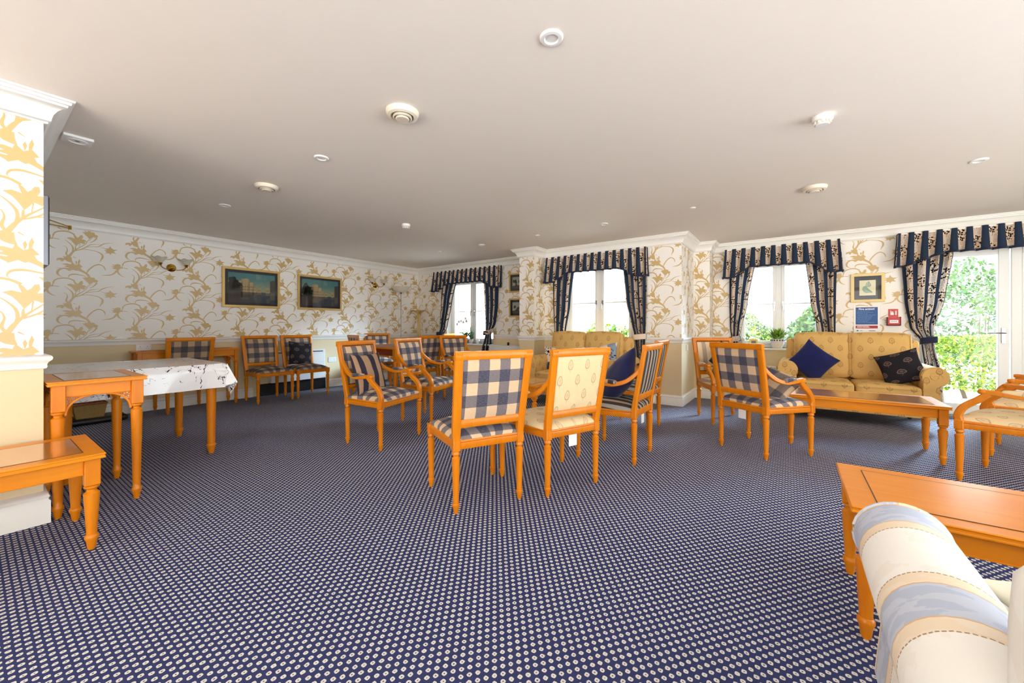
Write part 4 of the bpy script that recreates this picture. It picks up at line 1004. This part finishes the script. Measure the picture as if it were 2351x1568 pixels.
# ------------------------------------------------------------------ notice and call point
def text_mesh(s,size,mat,parent,loc,name='lettering',bold=.0,align='CENTER'):
    c=bpy.data.curves.new('lettering_curve','FONT'); c.body=s; c.size=size; c.align_x=align; c.extrude=.0003; c.offset=bold; c.fill_mode='BOTH'
    o=bpy.data.objects.new('tmp',c); C.objects.link(o); bpy.context.view_layer.update()
    me=bpy.data.meshes.new_from_object(o.evaluated_get(bpy.context.evaluated_depsgraph_get())); bpy.data.objects.remove(o)
    me.materials.clear(); me.materials.append(mat); q=bpy.data.objects.new(name,me); C.objects.link(q); q.parent=parent; q.location=loc; q.rotation_euler=(R(90),0,PI); return q
m_red_=plain('signal_red',lin(200,34,30),.35); m_red2=plain('notice_red',lin(176,40,52),.5); m_blue=plain('notice_blue',lin(34,84,150),.5); m_wtxt=plain('white_ink',lin(244,244,250),.5); m_pale=plain('faint_blue_ink',lin(96,136,190),.5); m_gtxt=plain('grey_ink',lin(96,96,104),.6)
t=thing('fire_action_notice','blue and white fire notice with a red band, under the butterfly picture','notice',(.822,YB3-.003,1.175),PI)
m=MB(); m.box(-.128,.128,0,.003,-.195,.185,.001); m.build('notice_board',m_plastic,t)
m=MB(); m.box(-.108,.108,.003,.0036,-.055,.172); m.build('blue_panel',m_blue,t)
m=MB(); m.box(-.108,.108,.003,.0036,-.105,-.068); m.build('red_panel',m_red2,t)
text_mesh('Fire action!',.034,m_wtxt,t,(0,.0042,.138),bold=.0008)
m=MB(); rnd=random.Random(4)
for k in range(10):
    z=.120-k*.0165; x=-.095+ (0 if k%3 else .005)
    for j in range(rnd.randint(4,7)):
        w=rnd.uniform(.012,.034); 
        if x+w>.098: break
        m.box(-x-w,-x,.0036,.0040,z-.0035,z+.0025); x+=w+.005
m.build('small_print',m_pale,t)
m=MB(); m.box(.045,.095,.0036,.004,-.092,-.086); m.box(-.03,.04,.0036,.004,-.092,-.086); m.box(-.02,.095,.0036,.004,-.082,-.077); m.build('small_print',m_wtxt,t)
m=MB(); m.box(.080,.098,.003,.0036,-.142,-.128); m.box(.040,.065,.003,.0036,-.139,-.134); m.box(-.085,-.022,.003,.0036,-.140,-.133); m.build('footer_marks',m_gtxt,t)
t=thing('fire_call_point','red fire alarm call point box with white panel, by the door curtain','alarm',(1.075,YB3-.002,1.165),PI)
m=MB(); m.box(-.060,.060,0,.045,-.050,.045,.006); m.build('housing',m_red_,t)
m=MB(); m.box(-.040,.040,.045,.047,-.026,.012,.001); m.build('break_panel',m_wtxt,t)
m=MB()
for x in (-.018,0,.018): m.lathe([(.0045,0),(.0045,.0008)],0,0,10) if 0 else m.box(x-.004,x+.004,.047,.0478,-.011,-.003)
m.build('break_marks',m_dark,t)
m=MB(); m.box(-.064,-.056,0,.050,-.056,.052,.002); m.box(.056,.064,0,.050,-.056,.052,.002); m.box(-.064,.064,0,.050,-.060,-.048,.002); m.build('cover_frame',plain('dark_red',lin(96,14,14),.4),t)
t=thing('fire_alarm_sign','small red sign with a white hand symbol standing above the call point','sign',(1.075,YB3-.002,1.265),PI)
m=MB(); m.box(-.045,.045,0,.004,-.050,.052,.001); m.build('sign_panel',m_red_,t)
m=MB(); m.rbox(.012,.006,-.010,.016,.002,.014,.002,4); 
for k in range(4): m.box(.000+k*.0075,.005+k*.0075,.004,.0065,.0,.022 if k!=3 else .036)
m.box(-.030,-.018,.004,.0062,-.024,.030,.001); m.build('hand_symbol',m_wtxt,t)

# ------------------------------------------------------------------ wall lights, picture light, television
def sconce(label,y,z):
    t=thing('wall_light',label,'wall light',(XL,y,z),R(-90),'double brass wall lights')   # local +Y into room, x along the wall (toward -Y world)
    m=MB(); m.T=Matrix.Rotation(R(-90),4,'X')
    m.lathe([(.052,0),(.052,.006),(.047,.010),(.050,.014),(.040,.022),(.028,.030),(.022,.040),(.012,.048),(.002,.050)],0,0,24); m.T=Matrix(); m.build('back_plate',m_brass,t)
    for sx in (-1,1):
        a=MB(); a.sweep(crom([(sx*.02,.03,-.005),(sx*.05,.06,-.030),(sx*.10,.09,-.018),(sx*.135,.10,.012)],5),.005,seg=8)
        a.lathe([(.004,.008),(.018,.012),(.020,.020),(.012,.024),(.020,.030),(.024,.042),(.020,.050)],sx*.135,.10,16); ao=a.build('arm',m_brass,t)
        s=MB(); n=24; vs=[];fs=[]
        prof=[(.020,.046),(.030,.062),(.046,.082),(.060,.100),(.082,.118)]
        for i,(r,zz) in enumerate(prof):
            for k in range(n):
                an=2*PI*k/n; f=1+.07*math.cos(an*6)*(i/4)**2; vs.append((sx*.135+r*f*math.cos(an),.10+r*f*math.sin(an),zz+.008*math.cos(an*6)*(i/4)**2))
        for i in range(len(prof)-1):
            for k in range(n): fs.append((i*n+k,i*n+(k+1)%n,(i+1)*n+(k+1)%n,(i+1)*n+k))
        s.add(vs,fs); s.build('glass_shade',m_frost,ao)
    return t
sconce('brass double wall light with fluted glass shades above the marble-cloth table',1.62,1.885)
sconce('brass double wall light with fluted glass shades right of the two canal paintings',4.80,1.92)
t=thing('picture_light','thin brass swing-arm picture light high on the wall at far left','picture light',(XL,.70,2.235),R(-90))
m=MB(); m.sweep([(0,.0,0),(.0,.10,0),(.20,.30,.02)],.006,seg=8); m.sweep([(0,.10,-.018),(.20,.30,-.03)],.006,seg=8); m.lathe([(.014,-.03),(.014,.012)],0,.10,12); m.build('arm',m_brass,t)
t=thing('television','flat grey-edged television on the far side of the wallpapered pier, seen edge on','television',(-4.20,.259,1.685),0)
m=MB(); m.box(-.47,.50,.012,.042,-.215,.215,.004); m.build('casing',m_grey,t); m=MB(); m.box(-.46,.49,.0425,.045,-.205,.205,.001); m.build('screen',m_dark,t)
m=MB(); m.box(-.08,.08,0,.012,-.08,.08,.003); m.build('bracket',m_dark,t)

# ------------------------------------------------------------------ corner lamps
t=thing('floor_lamp','uplighter floor lamp with a white glass bowl in the far left corner','floor lamp',(-6.45,5.16,0))
m=MB(); m.lathe([(.14,0),(.14,.012),(.12,.022),(.03,.035),(.012,.05)],seg=28); m.build('base',m_chrome,t)
m=MB(); m.lathe([(.006,.04),(.006,1.76)],seg=12); m.build('pole',m_grey,t)
m=MB(); m.lathe([(.012,1.75),(.030,1.765),(.035,1.785),(.018,1.79)],seg=16); m.build('bulb_holder',m_chrome,t)
m=MB(); m.lathe([(.030,1.785),(.09,1.80),(.15,1.84),(.185,1.90),(.180,1.90),(.145,1.845),(.085,1.806),(.0,1.795)],seg=32,cap=False); m.build('lamp_shade',m_frost,t)
t=thing('palm_leaf_stand','gilded palm-shaped stand with drooping leaves in the far left corner','floor stand',(-6.48,5.66,0))
m=MB(); m.lathe([(.13,0),(.13,.02),(.05,.05)],seg=24); m.build('base',m_gilt,t)
for k in range(5):
    a=2*PI*k/5; m=MB(); m.sweep([(.035*math.cos(a),.035*math.sin(a),.03),(.028*math.cos(a+.6),.028*math.sin(a+.6),.7),(.024*math.cos(a+1.2),.024*math.sin(a+1.2),1.36)],[.010,.009,.008],seg=8); m.build('stem',m_gilt,t)
for k in range(6):
    a=2*PI*k/6+.2; ca,sa=math.cos(a),math.sin(a); m=MB()
    def PL(u,v,ca=ca,sa=sa):
        r=.02+.24*u; w=.05*math.sin(PI*min(1,u*.95+.05))*(2*v-1); z=1.36+.10*math.sin(u*PI*.9)-.04*u*u-abs(2*v-1)*.012
        return (r*ca-w*sa,r*sa+w*ca,z)
    m.grid(PL,10,4); m.build('leaf',m_gilt,t)

# ------------------------------------------------------------------ ceiling fittings
def disc(name,label,cat,x,y,prof,parts,group=None):
    t=thing(name,label,cat,(x,y,H),0,group)
    for nm,pr,mt in parts:
        m=MB(); m.lathe([(r,-z) for r,z in pr],seg=32); m.build(nm,mt,t)
    return t
m_vent=plain('cream_plastic',lin(226,216,196),.35); m_lamp=plain('unlit_lamp_glass',lin(190,188,170),.15)
spot=[('trim_ring',[(.052,.0),(.052,.003),(.046,.009),(.032,.010),(.028,.004)],m_plastic),('lamp',[(.029,.001),(.026,.004),(.0,.0035)],m_lamp)]
vent=[('outer_ring',[(.095,0),(.095,.008),(.086,.028),(.070,.034),(.064,.030),(.062,.006)],m_vent),('middle_cone',[(.052,.012),(.056,.036),(.048,.040),(.044,.020)],m_vent),('centre_disc',[(.030,.010),(.040,.044),(.036,.048),(.0,.049)],m_vent)]
for x,y,l in ((-.853,1.498,'round recessed spotlight at the top centre of the ceiling, largest of the spotlights'),(-2.875,1.562,'recessed spotlight on the ceiling left of the nearest round vent'),(-4.831,1.586,'small recessed spotlight farthest left on the ceiling'),
              (1.181,4.505,'recessed spotlight at the right edge of the ceiling'),(-3.915,4.686,'recessed spotlight over the far left chairs, beside the tiny sensor'),
              (-1.876,4.609,'recessed spotlight above the middle window, in the middle of the ceiling')):
    disc('ceiling_spotlight',l,'ceiling light',x,y,None,spot)
for x,y,l in ((-1.87,1.507,'round cream extract vent nearest the camera on the ceiling'),(-3.861,1.589,'round cream extract vent on the left part of the ceiling'),(.187,4.51,'round cream extract vent on the right part of the ceiling')):
    disc('ceiling_vent',l,'vent',x,y,None,vent)
def smoke(x,y,l):
    t=disc('smoke_detector',l,'smoke detector',x,y,None,[('base',[(.052,0),(.052,.026),(.046,.030)],m_plastic),('sensor_head',[(.034,.030),(.036,.046),(.030,.052),(.0,.053)],m_plastic)])
    m=MB()
    for k in range(12):
        a=2*PI*k/12; m.box(.0395*math.cos(a)-.004,.0395*math.cos(a)+.004,.0395*math.sin(a)-.004,.0395*math.sin(a)+.004,-.046,-.030)
    m.build('grille',m_vent,t); return t
smoke(.163,3.018,'white smoke detector with a slotted grille on the right half of the ceiling'); smoke(-3.898,3.195,'small white smoke detector over the cushioned gingham armchair')
for x,y,l in ((-2.868,4.644,'tiny white ceiling sensor over the middle window'),(-.847,4.532,'tiny white ceiling sensor above the pale striped armchair'),(-4.836,4.684,'tiny white ceiling sensor nearest the left window')):
    disc('ceiling_sensor',l,'sensor',x,y,None,[('cap',[(.030,0),(.030,.006),(.018,.012),(0,.012)],m_plastic)])
t=thing('ceiling_speaker','small square white speaker on the ceiling beside the pier cornice','speaker',(-3.93,.444,H)); m=MB(); m.box(-.07,.07,-.07,.07,-.018,0,.003); m.build('casing',m_plastic,t)
m=MB(); m.lathe([(.048,-.018),(.050,-.022),(.040,-.024),(.036,-.019)],seg=28); m.build('trim_ring',m_plastic,t); m=MB(); m.lathe([(.034,-.0182),(.0,-.0195)],seg=24); m.build('grille',m_grey,t)

# ------------------------------------------------------------------ heaters, sockets, basket, plants, small things
t=thing('storage_heater','white storage heater on the left wall behind the two dark gingham chairs','heater',(XL,3.26,0),R(-90))
m=MB(); m.box(-.44,.44,.004,.11,.19,.70,.008); m.build('casing',m_plastic,t); m=MB(); m.box(-.40,.40,.1105,.112,.655,.675); m.build('outlet_grille',m_grey,t)
t=thing('black_plinth','long black plinth along the wall under the storage heater','plinth',(XL,3.20,0),R(-90)); m=MB(); m.box(-.54,.54,.002,.06,0,.185,.004); m.build('panel',m_dark,t); m=MB(); m.box(.0,.05,.0605,.064,.09,.12,.001); m.build('latch',m_grey,t)
t=thing('storage_heater','white storage heater below the left window, right of the curtain','heater',(-4.27,YB1,0),PI)
m=MB(); m.box(-.36,.36,.004,.17,.05,.745,.008); m.build('casing',m_plastic,t); m=MB(); m.box(-.06,-.03,.09,.12,.745,.80,.003); m.build('dial',m_dark,t)
t=thing('panel_heater','low white panel heater behind the pale striped armchair','heater',(-.45,YB3,0),PI)
m=MB(); m.box(-.30,.42,.004,.10,.12,.52,.008); m.build('casing',m_plastic,t); m=MB(); m.box(-.28,.40,.1005,.102,.475,.495); m.build('outlet_grille',m_grey,t)
def socket(label,loc,rz,dbl=True,name='wall_socket'):
    t=thing(name,label,'socket',loc,rz); m=MB(); w=.073 if dbl else .043; m.box(-w,w,0,.010,-.043,.043,.003); m.build('face_plate',m_plastic,t)
    m=MB()
    for cx in ((-.035,.035) if dbl else (0,)):
        m.box(cx-.003,cx+.003,.010,.0105,.008,.016); m.box(cx-.013,cx-.007,.010,.0105,-.012,-.008); m.box(cx+.007,cx+.013,.010,.0105,-.012,-.008)
    m.build('socket_holes',m_dark,t); return t
socket('white double socket on the long wall just above the console table',(XL,1.343,.823),R(-90)); socket('white double socket low on the long wall right of the storage heater',(XL,3.89,.49),R(-90))
socket('white switch plate under the dado rail in the far left corner',(-6.35,YB1,.80),PI,False,'switch_plate'); socket('small white switch plate under the dado rail beside the pale striped armchair',(-1.204,6.03,.79),R(-90),False,'switch_plate')
# basket on a black low stand, floral tin
t=thing('black_footstool','low rounded black stand on the floor against the wall under the basket','stand',(-6.50,.78,0)); m=MB(); m.rbox(0,0,.035,.17,.34,.034,.03,6); m.build('body',m_dark,t,sharp=60)
t=thing('wicker_basket','small rectangular wicker basket with a brown rim, under the side table','basket',(-6.46,.82,.07)); m=MB()
def wick():
    m_=M('woven_wicker',.7); x,y,z=m_.coord('Object'); a=((y+x)*150).sin(); b=(z*420).sin(); n=m_.noise(m_.vec,60,2); f=(a*b)*.5+.5
    m_.col(m_.mix(f*.7+n*.3,lin(120,84,40),lin(206,170,100))); m_.bump(f,.6,.003); return m_.m
m_wick=wick(); x0_,y0_=.085,.125
ring=[(-1,-1),(1,-1),(1,1),(-1,1)]
def bs(k,z): return [(x*x0_*k,y*y0_*k,z) for x,y in ring]
vs=bs(.86,0)+bs(1.06,.155)+bs(1.0,.155)+bs(.80,.012); fs=[(i,(i+1)%4,4+(i+1)%4,4+i) for i in range(4)]+[(4+i,4+(i+1)%4,8+(i+1)%4,8+i) for i in range(4)]+[(8+i,8+(i+1)%4,12+(i+1)%4,12+i) for i in range(4)]+[(0,3,2,1),(12,13,14,15)]
m.add(vs,fs); m.build('body',m_wick,t,sharp=20); m=MB(); r_=bs(1.05,.157); m.sweep(r_+[r_[0]],.010,seg=8); m.build('rim',plain('brown_cane',lin(140,80,40),.5),t)
def floral():
    m_=M('floral_print',.5); m_.coord('Object'); d=X(m_.nt,m_.voro(m_.vec,30)); n=m_.noise(m_.vec,14,2); m_.col(m_.mix(d.lt(.33),lin(236,236,228),m_.mix(n.gt(.5),lin(60,96,70),lin(74,84,130)))); return m_.m
o=MB(); o.rbox(0,0,.15,.055,.075,.145,.012,5); tag(o.build('floral_box',floral(),None,(-6.30,.55,0),sharp=60),'white upright box with green floral print left of the wicker basket','box')
def plant(name,label,loc,r,h,leaf,n=60,lr=.12,pot=m_pot,band=False,upright=.5,seed=1,lw=.008,mat=None):
    t=thing(name,label,'plant',loc); m=MB(); m.lathe([(r*.72,0),(r*.80,.01),(r*.98,h*.5),(r,h*.85),(r*1.06,h),(r*.98,h),(r*.90,h*.86),(0,h*.84)],seg=28,cap=False); m.lathe([(r*.72,0.0005),(0,0.0006)],seg=28,cap=False); p=m.build('pot',pot,t,sharp=60)
    if band:
        b=MB(); 
        for k in range(16):
            a=2*PI*k/16; b.T=Matrix.Rotation(a,4,'Z'); b.box(r*1.0,r*1.035,-.008,.008,h*.78,h*.93)
        b.T=Matrix(); b.build('pot_pattern',m_trim,p)
    f=MB(); rnd=random.Random(seed)
    for k in range(n):
        a=rnd.uniform(0,2*PI); L=lr*rnd.uniform(.6,1.1); up=upright*rnd.uniform(.5,1.3); w=lw*rnd.uniform(.7,1.3); ca,sa=math.cos(a),math.sin(a)
        def PL(u,v):
            q=u*L; rr=q*math.cos(up); z=h*.85+q*math.sin(up)*1.2-(q*q/L)*.35*(1-upright*.4); ww=w*math.sin(PI*(u*.92+.06))*(2*v-1)
            return (rr*ca-ww*sa,rr*sa+ww*ca,z-abs(2*v-1)*w*.2)
        f.mi=k%len(leaf); f.grid(PL,5,2)
    f.build('leaves',leaf,t,sharp=80); return t
plant('potted_plant','bushy green plant in a white dark-banded pot on the right window sill',(-.145,6.875,.78),.085,.135,[m_leafp,m_leafp,m_leaf],150,.19,band=True,upright=1.0,lw=.012,seed=3)
t=thing('photo_frame','small yellow photo frame on the window sill left of the potted plant','photo frame',(-.44,6.86,.78),PI+.3); m=MB()
for q in ((.100,.130),(0,.03)): m.box(-.030,.030,0,.0135,q[0],q[1],.003)
for q in ((-.058,-.030),(.030,.058)): m.box(q[0],q[1],0,.014,0,.130,.004)
m.build('picture_frame',plain('yellow_lacquer',lin(236,214,110),.4),t); m=MB(); m.box(-.035,.035,.002,.007,.022,.108); m.build('photograph',plain('photo_paper',lin(120,116,110),.3,var=.6),t)
t=thing('orchid','white orchid with broad green leaves on the left window sill','plant',(-5.45,5.99,.75)); m=MB(); m.lathe([(.045,0),(.062,.10),(.066,.11),(.056,.10),(0,.095)],seg=24,cap=False); m.build('pot',m_pot,t,sharp=60)
f=MB()
for k,(a,L) in enumerate(((0.2,.20),(2.4,.22),(3.6,.16),(5.3,.17))):
    ca,sa=math.cos(a),math.sin(a); f.grid(lambda u,v:((u*L)*ca-(.035*math.sin(PI*(u*.9+.08))*(2*v-1))*sa,(u*L)*sa*.4+(.035*math.sin(PI*(u*.9+.08))*(2*v-1))*ca,.10+.13*math.sin(u*2.0)-.02*abs(2*v-1)),8,4)
f.build('leaves',m_leaf,t,sharp=80)
s=MB(); st=crom([(0,0,.10),(.02,0,.25),(-.02,0,.42),(-.12,-.01,.46),(-.20,-.01,.40)],5); s.sweep(st,.004,seg=6); st2=crom([(0,0,.10),(.03,0,.28),(.06,0,.44),(.02,-.01,.52)],5); s.sweep(st2,.004,seg=6); s.build('stem',m_stem,t)
for i,(x,z) in enumerate(((-.20,.39),(-.15,.44),(-.09,.455),(-.03,.43),(.03,.51),(.055,.45))):
    b=MB()
    for k in range(5):
        a=2*PI*k/5+.3; ca,sa=math.cos(a),math.sin(a); b.grid(lambda u,v:(x+ca*u*.036-sa*.017*math.sin(PI*(u*.8+.15))*(2*v-1),-.02-.008*math.sin(u*3),z+sa*u*.036+ca*.017*math.sin(PI*(u*.8+.15))*(2*v-1)),4,2)
    b.build('flower',m_petal,t,sharp=80)
plant('spiky_potted_plant','upright sword-leaved plant on the left window sill right of the orchid',(-5.29,6.0,.75),.05,.08,[m_leaf,m_leafd],14,.34,upright=1.35,lw=.016,seed=9)
t=thing('small_white_pot','small white pot with a short stem on the left window sill beside the curtain','pot',(-5.10,5.98,.75)); m=MB(); m.lathe([(.034,0),(.044,.07),(.046,.085),(.038,.08),(0,.075)],seg=24,cap=False); m.build('pot',m_pot,t,sharp=60); m=MB(); m.sweep([(0,0,.07),(.005,0,.15)],.003,seg=6); m.rbox(.005,0,.155,.009,.009,.009,.008,3); m.build('stem',m_dark,t)
t=thing('bell_shaped_ornament','small white glass ornament at the left end of the right window sill','ornament',(-.585,6.90,.78)); m=MB(); m.lathe([(.030,0),(.028,.01),(.010,.02),(.008,.08),(.03,.10),(.038,.125),(.030,.145),(.0,.15)],seg=20); m.build('body',m_frost,t,sharp=60)

# ------------------------------------------------------------------ groups of repeated things
GR={'armchair':'open armchairs standing about the lounge','side_chair':'chairs without arms','coffee_table':'low wooden coffee tables','ceiling_spotlight':'recessed ceiling spotlights',
    'ceiling_vent':'round ceiling vents','ceiling_sensor':'tiny ceiling sensors','smoke_detector':'ceiling smoke detectors','framed_painting':'canal paintings on the long wall',
    'framed_picture':'small landscape pictures by the left window','cushion':'loose cushions on the chairs and sofas','wall_socket':'wall sockets','storage_heater':'storage heaters'}
for o in list(C.objects):
    k=o.name.split('.')[0]
    if o.parent is None and k in GR and 'label' in o: o['group']=GR[k]
